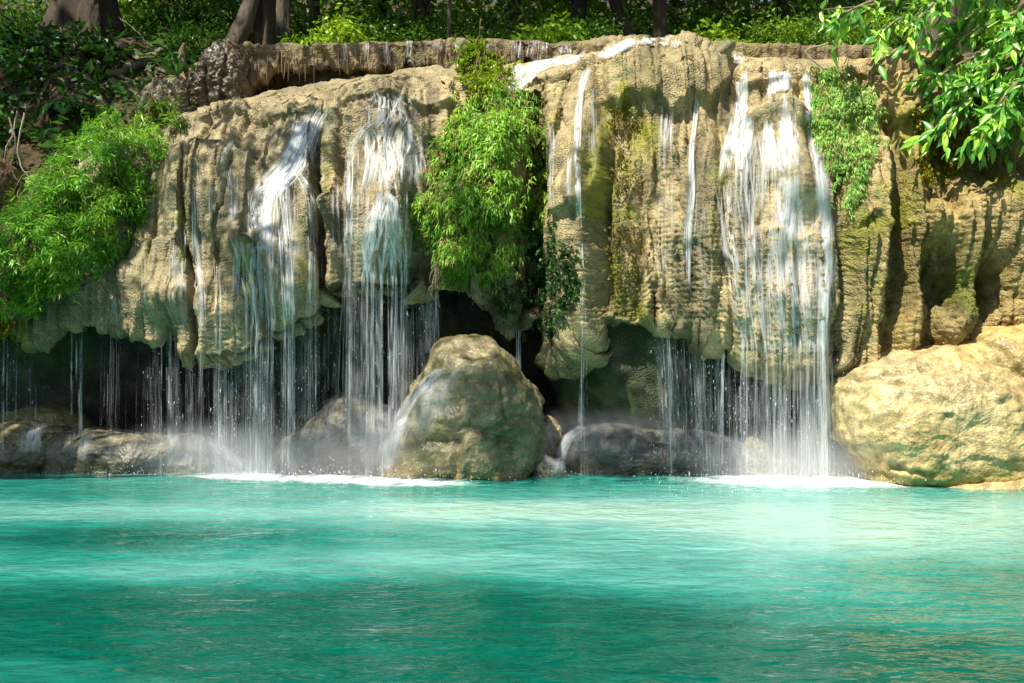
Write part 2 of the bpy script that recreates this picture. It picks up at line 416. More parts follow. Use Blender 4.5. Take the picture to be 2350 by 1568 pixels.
# colour
cn = fbm(G * 1.6, 40, 4)[..., None]; cn2 = fbm(G * 6, 41, 4)[..., None]; cs = fbm(np.stack([G[..., 0] * 7, G[..., 1], G[..., 2] * 0.7], -1), 42, 4)[..., None]
leftness = sstep(1250, 900, gu)[..., None]
col = lerp(TAN, GREY, np.clip(0.45 * leftness + 0.5 * cn + 0.3 * cs, 0, 1))
col = lerp(col, WET, np.clip(2.1 * (cs + 0.3 * cn2) - 0.14 + 0.18 * leftness, 0, 0.88) * face[..., None])
col = lerp(col, OCHRE, np.clip(sstep(1880, 2060, gu)[..., None] * (0.55 + 0.6 * cn), 0, 0.8))
def area(u, v, ru, rv, p=2.0): return np.exp(-(((gu - u) / ru) ** 2 + ((gv - v) / rv) ** 2) ** (p / 2))[..., None]
ms = 0
for a in [(1425,300,50,130),(1435,560,36,200),(1225,330,22,130),(2120,400,34,60),(2095,250,20,80),(2190,330,30,90),(1990,520,60,80),(1960,640,30,120),(2190,690,40,70),(1440,690,60,40),(30,760,60,30),(560,120,14,30)]:
    ms = ms + area(*a)
for a in [(1385,420,14,160),(1500,330,18,120),(1660,480,22,160),(1290,300,16,90),(1915,480,18,150),(2060,300,24,110),(2030,560,22,120),(440,520,18,120),(590,620,18,100),(760,420,16,120),(330,600,30,80),(700,640,18,90),(2290,420,40,60),(2100,470,30,60)]: ms = ms + .75 * area(*a)
ms = np.clip(ms * (0.9 + 1.6 * cn2 + 0.9 * cs) - 0.12, 0, 0.92) * face[..., None]
col = lerp(col, MOSS * (1 + 0.5 * cn2), ms)
al = np.clip(area(1270,700,70,130) + area(2160,640,130,110) * 0.8 + area(1150,720,60,60) + area(2260,340,110,110) * .7 + area(930,640,40,40) + area(140,700,120,60) * .7, 0, 1)
col = lerp(col, ALGAE * (1 + 0.6 * cn2), np.clip(al * (1 + cn) * 0.95, 0, .95) * face[..., None])
incol = lerp(DARK, ALGAE, np.clip(0.35 + cn + sstep(1260, 1380, gu)[..., None] * 0.5, 0, 1)); incol = lerp(incol, WET, np.clip(cn2 * 0.7, 0, .5))  # cave rock darkened to deepen its shade, mixed with algae and wet tones
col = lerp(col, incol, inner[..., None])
sp_ = fbm(G * [11, 11, 8], 44, 3)[..., None]
col = lerp(col, ALGAE * 1.3, np.clip(1.7 * sp_ + .5 * cn - .42, 0, .7) * face[..., None])
col = np.clip(col * (1 + 0.38 * cn2 + .2 * sp_), 0.01, 0.8)
cliff_faces = grid_faces(*G2.shape[:2])
if True:   # outward winding
    a, b, c, d = G2.reshape(-1, 3)[cliff_faces[len(cliff_faces) // 2]]
    if np.cross(b - a, c - a) @ np.array([0, -1, 0.2]) < 0: cliff_faces = cliff_faces[:, ::-1]
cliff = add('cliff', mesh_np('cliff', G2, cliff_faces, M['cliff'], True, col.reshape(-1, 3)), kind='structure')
# coarse copies for ray tests
step = 5
Gc = G2[::step, ::step]
coll_v = [Gc.reshape(-1, 3)]; coll_f = [grid_faces(*Gc.shape[:2])]; coll_n = len(Gc.reshape(-1, 3))
cliff_bvh = bvh_of(coll_v[0], coll_f[0])

# ------------------------------------------------------------------ upper tier of the falls
xu = np.concatenate([np.arange(-4.8, 6.2, 0.02), np.arange(6.2, 9, 0.06)])
RU = [(100,250,14.6),(330,215,14.2),(420,165,13.9),(490,118,13.7),(540,107,13.6),(700,98,13.6),(900,91,13.6),(1050,87,13.6),(1180,93,13.6),(1350,95,13.6),
      (1450,89,13.5),(1560,87,13.5),(1700,93,13.5),(1900,103,13.5),(2110,117,13.4),(2350,123,13.3),(2900,130,13.3)]
yR, zR = row(xu, RU); yR = blur1(yR, 21); zR = blur1(zR, 7)
scu = np.stack([xu * 4.0, 0 * xu, 0 * xu], -1)
zR = zR + 0.055 * fbm(scu, 51, 4)
hgt = 0.9 * np.interp(1175 + xu / 13.5 * FPX, [400, 520, 760, 1000, 1300, 1500, 1700, 2400], [0.5, 0.48, 0.36, 0.30, 0.22, 0.15, 0.22, 0.25]) + 0.13 * fbm(scu * .6, 52, 3) + 0.10 * fbm(scu * 2.5, 152, 4)
und = np.interp(1175 + xu / 13.5 * FPX, [400, 520, 760, 1000, 1700, 2400], [0.3, 0.42, 0.3, 0.12, 0.08, 0.1])
cu = [(yR + 3.0, zR - 0.06), (yR + 0.35, zR - 0.01), (yR + 0.02, zR - 0.0), (yR - 0.02, zR - 0.03), (yR + 0.0, zR - hgt), (yR + und * .5, zR - hgt + 0.02), (yR + und, zR - hgt + 0.04), (yR + und + 0.02, zR - hgt - 0.4), (yR + und + .02, zR - 2.0)]
sg = [6, 12, 8, 34, 8, 8, 24, 24]
cu = np.array([np.stack(c, -1) for c in cu]); rows = []; rid = []
for s, n in enumerate(sg):
    for k in range(n): rows.append(lerp(cu[s], cu[s + 1], k / n)); rid.append(s + k / n)
rows.append(cu[-1]); rid.append(len(sg)); rows = np.array(rows); rid = np.array(rid)[:, None]
H = np.stack([np.broadcast_to(xu, rows.shape[:2]), rows[..., 0], rows[..., 1]], -1)
hn = grid_normals(H)
if hn[30, 50, 1] > 0: hn = -hn
fr_ = 1 - np.abs(vnoise(np.stack([H[..., 0] * 13 + vnoise(H * 3, 55) * .4, H[..., 1], H[..., 2] * 1.2], -1), 53)) * 2
dd = 0.05 * (np.sqrt(np.clip(1 - (2 * ((H[..., 0] * 2.1 + 3.2 * fbm(H * [.9, .9, .5], 159, 3)) % 1.0) - 1) ** 2, 0, 1)) - .6) * sstep(2.6, 3.6, rid) + 0.022 * fr_ + 0.035 * (0.5 - worley(H * [11, 11, 7], 158)) + 0.02 * (1 - np.abs(vnoise(H * [31, 3, 2.5], 157)) * 2) + 0.12 * fbm(H * [1.6, 1, 1], 54, 3) + 0.02 * (0.5 - worley(H * [24, 24, 20], 56))
H2 = H + hn * (dd * sstep(1.8, 3.2, rid))[..., None]
H2[..., 2] += 0.03 * fbm(H * 3, 57, 3) * (rid < 2)
cn = fbm(H * 2, 58, 4)[..., None]; cs = fbm(np.stack([H[..., 0] * 9, H[..., 1], H[..., 2]], -1), 59, 4)[..., None]
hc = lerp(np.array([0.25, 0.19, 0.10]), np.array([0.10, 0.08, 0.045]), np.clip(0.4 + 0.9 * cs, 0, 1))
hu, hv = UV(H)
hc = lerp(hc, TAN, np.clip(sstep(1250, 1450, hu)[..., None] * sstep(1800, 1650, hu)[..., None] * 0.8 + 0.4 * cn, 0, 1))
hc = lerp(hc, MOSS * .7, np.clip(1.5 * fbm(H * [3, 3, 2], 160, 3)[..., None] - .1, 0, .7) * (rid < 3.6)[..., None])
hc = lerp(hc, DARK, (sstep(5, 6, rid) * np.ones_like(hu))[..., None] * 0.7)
uf = grid_faces(*H2.shape[:2])
a, b, c, d = H2.reshape(-1, 3)[uf[len(uf) // 2]]
if np.cross(b - a, c - a) @ np.array([0, -1, 0.2]) < 0: uf = uf[:, ::-1]
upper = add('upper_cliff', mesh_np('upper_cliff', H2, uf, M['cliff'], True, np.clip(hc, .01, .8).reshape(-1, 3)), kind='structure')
Hc = H2[::3, ::4]
upper_bvh = bvh_of(Hc.reshape(-1, 3), grid_faces(*Hc.shape[:2]))
# fringe of hanging tufa and root curtains along the left of the upper tier
ac = Acc()
for k in range(120):
    u = rng.uniform(505, 1080) if rng.random() < 0.75 else rng.uniform(1080, 1300)
    x = (u - 1175) / FPX * 13.6; yy = np.interp(x, xu, yR); z0 = np.interp(x, xu, zR) - rng.uniform(0.3, 1.0) * np.interp(x, xu, hgt)
    ln = rng.uniform(0.06, 0.34) * (1.0 if u < 800 else 0.6); r0 = rng.uniform(0.004, 0.012)
    zt = np.linspace(0, 1, 5); pts = np.stack([x + rng.normal(0, .012) * zt, yy - 0.06 - rng.uniform(0, .05) + 0 * zt, z0 - ln * zt], -1)
    v, f = tube_arrays(pts, r0 * (1 - zt) ** 0.7 + 0.002, 5)
    ac.put(v, f, lerp(np.array([0.27, 0.18, 0.10]), np.array([0.09, 0.065, 0.04]), rng.random()))
add('root_fringe', ac.mesh('root_fringe', M['stem']), label='brown fringe of fine hanging roots along the upper tier lip', cat='roots', kind='stuff')

# ------------------------------------------------------------------ forest floor and earth bank on the left
def sheet(name, xr, yr, nx, ny, zf, colf, mat, kind='structure'):
    X, Y = np.meshgrid(np.linspace(*xr, nx), np.linspace(*yr, ny))
    Z = zf(X, Y); g = np.stack([X, Y, Z], -1)
    f = grid_faces(ny, nx); a, b, c, d = g.reshape(-1, 3)[f[0]]
    if np.cross(b - a, c - a)[2] < 0: f = f[:, ::-1]
    o = add(name, mesh_np(name, g, f, mat, True, colf(g).reshape(-1, 3)), kind=kind)
    return o, g, bvh_of(g[::2, ::2].reshape(-1, 3), grid_faces(*g[::2, ::2].shape[:2]))

def floor_z(X, Y):
    base = 4.93 + 0.03 * (Y - 14) + 0.10 * np.maximum(Y - 19, 0) + 0.5 * np.maximum(Y - 28, 0) * 0.6
    g = np.stack([X, Y, 0 * X], -1)
    return base + 0.12 * fbm(g * 0.8, 61, 4) * sstep(14.5, 16, Y)
def litter(g):
    n = fbm(g * 3, 62, 4)[..., None]; n2 = fbm(g * 1.0, 63, 3)[..., None]
    c = lerp(np.array([0.045, 0.032, 0.02]), np.array([0.10, 0.068, 0.035]), np.clip(0.5 + n, 0, 1))
    return lerp(c, np.array([0.03, 0.055, 0.015]), np.clip(n2 * 1.2, 0, 0.8))
ground, gg, ground_bvh = sheet('ground', (-34, 34), (14.6, 60), 150, 150, floor_z, litter, M['soil'])

# bank rows: from the pool-side foot up to the forest floor, X from far left to the end of the upper tier
xb = np.concatenate([np.arange(-14, -6, 0.1), np.arange(-6, -2.6, 0.022)])
bk = [[(-600,620,12.4),(0,520,12.6),(200,400,12.8),(390,300,12.95),(470,262,13.2),(560,260,14.2)],
      [(-600,430,12.9),(0,420,13.0),(200,340,13.1),(330,262,13.3),(420,220,13.7),(560,230,14.3)],
      [(-600,260,13.5),(0,270,13.6),(200,240,13.7),(330,205,13.9),(420,185,14.0),(560,200,14.5)],
      [(-600,150,14.1),(0,150,14.2),(150,120,14.3),(330,130,14.4),(420,135,14.4),(560,150,14.8)],
      [(-600,60,15.2),(0,70,15.2),(150,85,15.1),(330,98,15.2),(420,105,15.2),(560,112,15.3)]]
cb = []
for r_ in bk:
    y, z = row(xb, r_); cb.append(np.stack([blur1(y, 15), blur1(z, 15)], -1))
cb.append(cb[-1] + np.array([3.0, 0.15]))
cb.insert(0, cb[0] + np.array([0.3, -1.2]))
cb = np.array(cb); t = np.linspace(0, len(cb) - 1 - 1e-6, 150)
br = np.stack([smooth_path(cb[:, j], 150) for j in range(len(xb))], 1)
B = np.stack([np.broadcast_to(xb, br.shape[:2]), br[..., 0], br[..., 1]], -1)
bn = grid_normals(B)
if bn[70, 100, 1] > 0: bn = -bn
B2 = B + bn * (0.16 * fbm(B * 1.5, 65, 4) + 0.06 * fbm(B * 6, 66, 4))[..., None]
bf = grid_faces(*B2.shape[:2]); a, b, c, d = B2.reshape(-1, 3)[bf[len(bf) // 2]]
if np.cross(b - a, c - a) @ np.array([0, -1, 0.5]) < 0: bf = bf[:, ::-1]
bank = add('bank', mesh_np('bank', B2, bf, M['soil'], True, litter(B).reshape(-1, 3) * 0.9), kind='structure')
bank_bvh = bvh_of(B2[::2, ::2].reshape(-1, 3), grid_faces(*B2[::2, ::2].shape[:2]))

# ------------------------------------------------------------------ boulders
boulder_bvh = []
def boulder(name, label, outline, Y, thick, seed, colA, colB, mat='boulder', amp=0.05, grooves=(), group=None, flat=2.6, knob=0.011, n=(180, 130), low=None, moss=0.0):
    """a rock from its outline (u,v at distance Y), with its own depth; grooves: (u0,v0,u1,v1,width_m,depth_m)"""
    pts = PA(np.array(outline, float)[:, 0], np.array(outline, float)[:, 1], Y)
    c = np.array([pts[:, 0].mean(), Y, (pts[:, 2].max() + pts[:, 2].min()) / 2])
    cl = smooth_path(np.vstack([pts, pts[:1]]), 400)
    ang = np.arctan2(cl[:, 2] - c[2], cl[:, 0] - c[0]); r = np.hypot(cl[:, 0] - c[0], cl[:, 2] - c[2])
    o = np.argsort(ang); ang, r = ang[o], r[o]
    th = np.linspace(-np.pi, np.pi, n[0] + 1)[:-1]
    R = np.interp(th, np.r_[ang - 2 * np.pi, ang, ang + 2 * np.pi], np.r_[r, r, r])
    ph = np.linspace(0.0, np.pi, n[1])
    cs_, sn = np.cos(ph), np.sin(ph)
    rad = sn ** (2 / flat); dep = -np.sign(cs_) * np.abs(cs_) ** (2 / 2.2)
    Rb = np.convolve(np.r_[R[-8:], R, R[:8]], np.hanning(17) / np.hanning(17).sum(), 'same')[8:-8]
    w = np.clip(rad, 0, 1)[:, None] ** 4
    RR = R[None] * w + Rb[None] * (1 - w)
    V = np.stack([c[0] + RR * rad[:, None] * np.cos(th), c[1] + thick * dep[:, None] * np.ones_like(th), c[2] + RR * rad[:, None] * np.sin(th)], -1)
    i = np.arange(n[0] * n[1]).reshape(n[1], n[0]); j = np.roll(i, -1, 1)
    F = np.stack([i[:-1], i[1:], j[1:], j[:-1]], -1).reshape(-1, 4)
    Vf = V.reshape(-1, 3)
    nn = (Vf - c) / np.array([np.abs(R).mean() ** 2, thick ** 2, np.abs(R).mean() ** 2]); nn /= np.linalg.norm(nn, axis=1, keepdims=True)
    d = amp * fbm(Vf * 2.2, seed, 4) + amp * 0.45 * (1 - np.abs(fbm(Vf * [3, 3, 5], seed + 3, 3)) * 2) + knob * (0.5 - worley(Vf * 26, seed + 7)) * 2 + amp * 0.28 * fbm(Vf * 11, seed + 9, 4) + amp * .35 * (0.45 - worley(Vf * [5, 5, 7], seed + 11))
    for (u0, v0, u1, v1, wd, dp) in grooves:
        a = P(u0, v0, Y - thick * 0.8); b = P(u1, v1, Y - thick * 0.8); ab = b[[0, 2]] - a[[0, 2]]
        q = Vf[:, [0, 2]] + 0.05 * np.stack([fbm(Vf * 3, seed + 20, 2), fbm(Vf * 3, seed + 21, 2)], -1)
        tt = np.clip(((q - a[[0, 2]]) @ ab) / (ab @ ab), 0, 1)
        dist = np.linalg.norm(q - a[[0, 2]] - tt[:, None] * ab, axis=1)
        d -= dp * np.exp(-(dist / wd) ** 2) * (Vf[:, 1] < Y)
    Vf = Vf + nn * d[:, None]
    m1 = np.clip(0.5 + 0.9 * fbm(Vf * 1.9, seed + 30, 4), 0, 1)[:, None]; m2 = fbm(Vf * 7, seed + 31, 4)[:, None]
    col = lerp(np.array(colA), np.array(colB), m1) * (1 + 0.35 * m2)
    if moss:
        mm = np.clip(1.6 * fbm(Vf * [2.6, 2.6, 2.0], seed + 35, 4) + 0.9 * fbm(Vf * 9, seed + 36, 3) - .05, 0, 1)[:, None]; col = lerp(col, np.array([0.065, 0.075, 0.016]), mm * moss)
    if low is not None:                                    # splash-zone algae band with an uneven top
        col = lerp(np.array(low), col, sstep(0.03, 0.22, Vf[:, 2] + 0.12 * fbm(Vf * 2.5, seed + 33, 3))[:, None])
    a, b, cc, dd_ = Vf[F[len(F) // 3]]
    if np.cross(b - a, cc - a) @ (a - c) < 0: F = F[:, ::-1]
    base = np.array([c[0], c[1], min(0, 0)])
    ob = add(name, mesh_np(name, Vf - base, F, M[mat], True, np.clip(col, .01, .8)), label=label, cat='rock', group=group, loc=base)
    boulder_bvh.append(bvh_of(Vf, F[::1]))
    return ob
GB = (0.20, 0.17, 0.12); DG = (0.10, 0.095, 0.085); OLV = (0.13, 0.12, 0.045); SAND = (0.36, 0.27, 0.15); OC1 = (0.50, 0.35, 0.125); OC2 = (0.42, 0.335, 0.17); WETB = (0.06, 0.058, 0.05)
boulder('boulder', 'long low wet boulder at the left, under the dripping curtain', [(95,1075),(112,1015),(150,988),(220,984),(300,990),(380,1000),(450,998),(508,1022),(545,1062),(562,1098),(545,1150),(110,1150)], 11.75, 0.55, 101, (0.085,0.08,0.06), (0.26,0.215,0.13), 'wetrock', 0.06, low=(0.10,0.09,0.04))
boulder('boulder', 'rounded ochre-streaked rock at the left edge of the pool', [(-170,1010),(-60,972),(0,966),(60,964),(112,975),(165,992),(160,1060),(130,1150),(-170,1150)], 11.85, 0.6, 111, (0.11,0.095,0.055), (0.32,0.25,0.12), 'wetrock', 0.06, low=(0.10,0.085,0.03))
boulder('rock', 'flat mossy rock lying behind the left boulders', [(-120,965),(20,946),(90,933),(150,935),(182,950),(200,1010),(-120,1020)], 12.3, 0.4, 121, OLV, (0.3,0.26,0.1), 'boulder', 0.05)
boulder('boulder', 'dark sloping boulder left of the big middle boulder, veiled by spray', [(618,1080),(636,1030),(668,1000),(700,982),(740,945),(786,906),(830,900),(868,925),(905,950),(950,1010),(975,1150),(620,1150)], 11.65, 0.55, 131, (0.075,0.068,0.05), (0.20,0.165,0.105), 'wetrock', 0.06, [(640,1035,760,1000,.03,.03),(760,965,900,985,.04,.03)], low=(0.13,0.11,0.06))
boulder('boulder', 'big rounded olive-brown boulder in the middle of the falls', [(868,1100),(884,1035),(915,965),(952,885),(984,840),(1004,802),(1052,784),(1122,790),(1172,822),(1202,862),(1230,900),(1242,945),(1248,995),(1242,1045),(1212,1095),(1190,1170),(890,1170)], 11.3, 0.64, 141, (0.12,0.105,0.045), (0.32,0.26,0.145), 'boulder', 0.08,
        [(1010,965,1120,990,.035,.04),(1120,990,1230,950,.03,.035),(985,1010,1060,1005,.05,.04),(1060,1010,1040,1090,.05,.04),(1080,930,1180,915,.03,.025),(1130,1000,1220,1030,.03,.03),(1040,870,1130,880,.03,.03),(1150,880,1170,960,.03,.03)], low=(0.24,0.18,0.075), moss=.75, n=(260, 190), knob=.007)
boulder('rock', 'small wet rock at the foot of the middle boulder, right side', [(1220,1085),(1226,1057),(1246,1046),(1276,1054),(1300,1080),(1302,1130),(1222,1130)], 11.15, 0.2, 151, GB, (0.3,0.25,0.16), 'wetrock', 0.025)
boulder('rock', 'narrow tan rock squeezed between middle boulder and flat dark boulder', [(1228,1080),(1236,995),(1250,957),(1272,962),(1290,990),(1284,1040),(1262,1090)], 11.75, 0.25, 161, (0.2,0.15,0.08), SAND, 'wetrock', 0.03)
boulder('boulder', 'broad flat slate-grey boulder between middle boulder and right cascade', [(1270,1090),(1284,1030),(1312,994),(1370,975),(1430,972),(1500,990),(1560,987),(1640,994),(1705,1010),(1742,1040),(1766,1090),(1755,1150),(1280,1150)], 11.6, 0.5, 171, (0.06,0.062,0.06), (0.17,0.155,0.12), 'wetrock', 0.05, low=(0.07,0.065,0.035))
boulder('rock', 'knobbly splashed rock at the right end of the flat grey boulder', [(1694,1040),(1712,1006),(1736,1002),(1758,1022),(1770,1058),(1800,1048),(1834,1056),(1842,1100),(1830,1140),(1700,1140)], 11.35, 0.3, 181, (0.12,0.10,0.07), (0.34,0.28,0.17), 'wetrock', 0.05, knob=0.014)
boulder('boulder', 'huge sunlit ochre boulder at the right edge of the pool', [(1903,960),(1906,908),(1924,872),(1964,844),(2000,832),(2060,808),(2130,795),(2200,800),(2260,818),(2320,850),(2380,885),(2470,940),(2500,1060),(2480,1150),(2300,1170),(2100,1150),(2000,1130),(1972,1100),(1958,1062),(1936,1022),(1912,1005)], 10.85, 0.8, 191, OC1, OC2, 'boulder', 0.075,
        [(1990,872,2070,882,.025,.05),(2070,882,2130,850,.03,.04),(2130,850,2190,838,.03,.035),(1935,900,1985,905,.03,.03),(2050,1075,2130,1090,.03,.06),(1970,1095,2060,1100,.03,.05),(2190,840,2290,880,.03,.03)], n=(260, 190), low=(0.33,0.25,0.07), moss=.15, knob=.007)
boulder('boulder', 'yellow-brown rock shoulder above the ochre boulder at right edge', [(2140,815),(2180,768),(2235,748),(2290,752),(2345,736),(2430,745),(2640,790),(2660,1000),(2330,960),(2230,880)], 11.05, 0.75, 201, OC1, (0.34,0.25,0.10), 'boulder', 0.07, [(2240,760,2330,860,.05,.05)])
boulder('rock', 'low golden ledge at the waterline under the ochre boulder', [(2070,1125),(2140,1105),(2230,1090),(2330,1078),(2480,1060),(2640,1060),(2640,1160),(2300,1165),(2085,1150)], 10.45, 0.45, 211, OC1, (0.44,0.33,0.15), 'boulder', 0.04)
boulder('rock', 'low slab of dark green rock in the recess behind the flat boulder', [(1370,965),(1390,940),(1450,922),(1520,928),(1560,960),(1560,1010),(1370,1010)], 12.0, 0.3, 221, (0.04,0.05,0.025), (0.08,0.09,0.03), 'wetrock', 0.04)
boulder('rock', 'tall smooth brown rock under the left end of the upper tier', [(432,262),(440,205),(460,165),(490,130),(520,118),(560,150),(570,250),(520,275)], 13.5, 0.45, 231, (0.07,0.055,0.035), (0.16,0.12,0.07), 'boulder', 0.11, [(470,150,480,260,.03,.06),(520,130,515,260,.03,.05)], knob=0.02)
boulder('rock', 'mossy rock at the foot of the tree roots, left of upper tier', [(318,262),(330,215),(360,190),(400,180),(432,190),(450,235),(440,280),(340,290)], 13.35, 0.35, 241, (0.10,0.085,0.05), (0.25,0.19,0.12), 'boulder', 0.05)
boulder('rock', 'rusty brown rock at the left edge beside the bamboo', [(-120,420),(-60,385),(0,375),(35,395),(48,440),(40,500),(10,545),(-120,560)], 12.3, 0.4, 251, (0.06,0.045,0.03), (0.20,0.11,0.045), 'boulder', 0.05)

# ------------------------------------------------------------------ pool
def shore_z(X, Y):
    g = np.stack([X, Y, 0 * X], -1); n = fbm(g * .5, 71, 4)
    out = np.maximum(sstep(6.6, 8.2, np.abs(X) + .4 * n), sstep(1.9, .4, Y + .4 * n))
    return -1.7 + 2.3 * out + 0.35 * n * out + 0.12 * np.maximum(np.abs(X) - 8, 0) + 0.05 * np.maximum(-Y, 0)
shore, _, shore_bvh = sheet('shore', (-30, 30), (-26, 15.5), 160, 130, shore_z, lambda g: litter(g) * 1.3, M['soil'])
pool_foam = []     # (x, y, radius_x, radius_y, strength): where falling water keeps the surface white
def foam_at(u, v, rx, ry, s):
    Y = EYE * FPX / (v - 784); pool_foam.append(((u - 1175) / FPX * Y, Y, rx, ry, s))
foam_at(590,1094,.55,.22,1.0); foam_at(520,1090,.5,.15,.6); foam_at(850,1104,.75,.25,.9); foam_at(960,1112,.5,.2,.7); foam_at(720,1096,.5,.15,.5)
foam_at(1830,1104,.75,.35,1.15); foam_at(1700,1098,.6,.2,.6); foam_at(1950,1110,.5,.25,.7); foam_at(300,1090,.8,.10,.4); foam_at(700,1100,.9,.3,.35); foam_at(1830,1120,1.2,.6,.35); foam_at(1290,1092,.25,.1,.4)
def pool_mesh():
    x = np.concatenate([np.arange(-16, -6, .25), np.arange(-6, 6, .04), np.arange(6, 16.1, .25)]); y = np.concatenate([np.arange(-6, 3, .2), np.arange(3, 13.2, .04)])
    X, Y = np.meshgrid(x, y); g = np.stack([X, Y, 0 * X], -1)
    near = np.interp(Y, [2, 6, 9, 11.3], [1, 1, 0.8, 0.9])
    h = 0.012 * fbm(g * [1.6, 3.0, 1], 72, 3) + 0.007 * fbm(g * [4, 8, 1], 74, 3)
    fo = 0
    for fx, fy, rx, ry, s in pool_foam: fo = fo + s * (1 + .5 * fbm(g * [3, 6, 1], 79, 3)) * np.exp(-(((X - fx) / rx) ** 2 + ((Y - fy) / ry) ** 2))
    h = h * near + 0.03 * np.clip(fo, 0, 1) * fbm(g * 9, 75, 3) + 0.012 * np.clip(fo, 0, 1)
    g[..., 2] = h
    # milky lime water, with the pool's sunlit and shaded stretches painted in as tone
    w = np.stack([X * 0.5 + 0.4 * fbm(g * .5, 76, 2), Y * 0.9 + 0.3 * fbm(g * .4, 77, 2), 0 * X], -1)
    milk_light = 0.26 * fbm(w, 78, 3) + np.interp(Y, [4.3, 5.2, 6.2, 7.0, 9, 11], [.04, .08, .22, .34, .36, .3])
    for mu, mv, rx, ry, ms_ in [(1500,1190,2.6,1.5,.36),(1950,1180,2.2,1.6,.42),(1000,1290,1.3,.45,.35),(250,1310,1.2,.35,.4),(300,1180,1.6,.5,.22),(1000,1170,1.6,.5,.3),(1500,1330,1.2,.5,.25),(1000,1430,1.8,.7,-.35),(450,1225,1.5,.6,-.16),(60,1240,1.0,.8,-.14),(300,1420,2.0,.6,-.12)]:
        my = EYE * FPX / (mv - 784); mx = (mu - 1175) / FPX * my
        milk_light = milk_light + ms_ * np.exp(-(((X - mx) / rx) ** 2 + ((Y - my) / ry) ** 2))
    milk_light = np.clip(milk_light, 0, 1)
    c = np.stack([np.clip(fo, 0, 1), milk_light, 0 * X], -1)
    f = grid_faces(len(y), len(x))[:, ::-1]
    if np.cross(*(g.reshape(-1, 3)[f[0]][[1, 2]] - g.reshape(-1, 3)[f[0]][0]))[2] < 0: f = f[:, ::-1]
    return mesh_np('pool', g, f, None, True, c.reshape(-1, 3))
def water_mat():
    m, nt, b = new_mat('pool_water'); L = nt.links.new
    tc = N(nt, 'ShaderNodeTexCoord')
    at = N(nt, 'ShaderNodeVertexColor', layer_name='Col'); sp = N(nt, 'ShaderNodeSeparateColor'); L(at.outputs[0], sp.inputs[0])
    mp = N(nt, 'ShaderNodeMapping'); mp.inputs['Scale'].default_value = (1.0, 1.75, 1); L(tc.outputs['Object'], mp.inputs[0])
    n1 = N(nt, 'ShaderNodeTexNoise', i_Scale=3.4, i_Detail=2.5, i_Roughness=0.5, i_Distortion=0.5); L(mp.outputs[0], n1.inputs['Vector'])
    n2 = N(nt, 'ShaderNodeTexNoise', i_Scale=10.0, i_Detail=2.0, i_Roughness=0.5, i_Distortion=0.4); L(mp.outputs[0], n2.inputs['Vector'])
    n3 = N(nt, 'ShaderNodeTexNoise', i_Scale=2.2, i_Detail=5.0, i_Roughness=0.6); L(mp.outputs[0], n3.inputs['Vector'])
    milk_light = N(nt, 'ShaderNodeMath', operation='MULTIPLY_ADD'); L(n3.outputs['Fac'], milk_light.inputs[0]); milk_light.inputs[1].default_value = 0.5
    sub = N(nt, 'ShaderNodeMath', operation='ADD'); sub.inputs[1].default_value = -0.25; L(sp.outputs[1], sub.inputs[0]); L(sub.outputs[0], milk_light.inputs[2])
    c = ramp(nt, milk_light.outputs[0], [(0.02, (0.0, 0.09, 0.062)), (0.35, (0.02, 0.24, 0.19)), (0.7, (0.15, 0.42, 0.37)), (1.0, (0.33, 0.56, 0.47))])
    fo = N(nt, 'ShaderNodeMath', operation='MULTIPLY_ADD', use_clamp=True); L(n2.outputs['Fac'], fo.inputs[0]); fo.inputs[1].default_value = 1.1
    fs = N(nt, 'ShaderNodeMath', operation='MULTIPLY_ADD'); L(sp.outputs[0], fs.inputs[0]); fs.inputs[1].default_value = 1.35; fs.inputs[2].default_value = -0.85
    L(fs.outputs[0], fo.inputs[2])
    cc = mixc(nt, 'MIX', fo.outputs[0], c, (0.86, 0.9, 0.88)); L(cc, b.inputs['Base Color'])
    rr = N(nt, 'ShaderNodeMath', operation='MULTIPLY_ADD'); L(fo.outputs[0], rr.inputs[0]); rr.inputs[1].default_value = 0.6; rr.inputs[2].default_value = 0.05; L(rr.outputs[0], b.inputs['Roughness'])
    b.inputs['IOR'].default_value = 1.33; b.inputs['Specular IOR Level'].default_value = 0.35
    hs = N(nt, 'ShaderNodeMath', operation='MULTIPLY_ADD'); L(n2.outputs['Fac'], hs.inputs[0]); hs.inputs[1].default_value = 0.3; L(n1.outputs['Fac'], hs.inputs[2])
    bp = N(nt, 'ShaderNodeBump', i_Strength=1.0, i_Distance=0.03); L(hs.outputs[0], bp.inputs['Height']); L(bp.outputs[0], b.inputs['Normal'])
    return m
M['water'] = water_mat()
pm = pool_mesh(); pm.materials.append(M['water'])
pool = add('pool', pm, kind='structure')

# ------------------------------------------------------------------ vegetation tools
def cast(u, v, trees, maxd=60.0):
    d = Vector(P(u, v, 1.0)) - Vector((0, 0, EYE)); d.normalize()
    best = None
    for t in trees:
        h = t.ray_cast(Vector((0, 0, EYE)), d, maxd)
        if h[0] is not None and (best is None or h[3] < best[1]): best = (np.array(h[0]), h[3], np.array(h[1]))
    return None if best is None else (best[0], best[2])

def unit(a): return a / (np.linalg.norm(a, axis=-1, keepdims=True) + 1e-9)

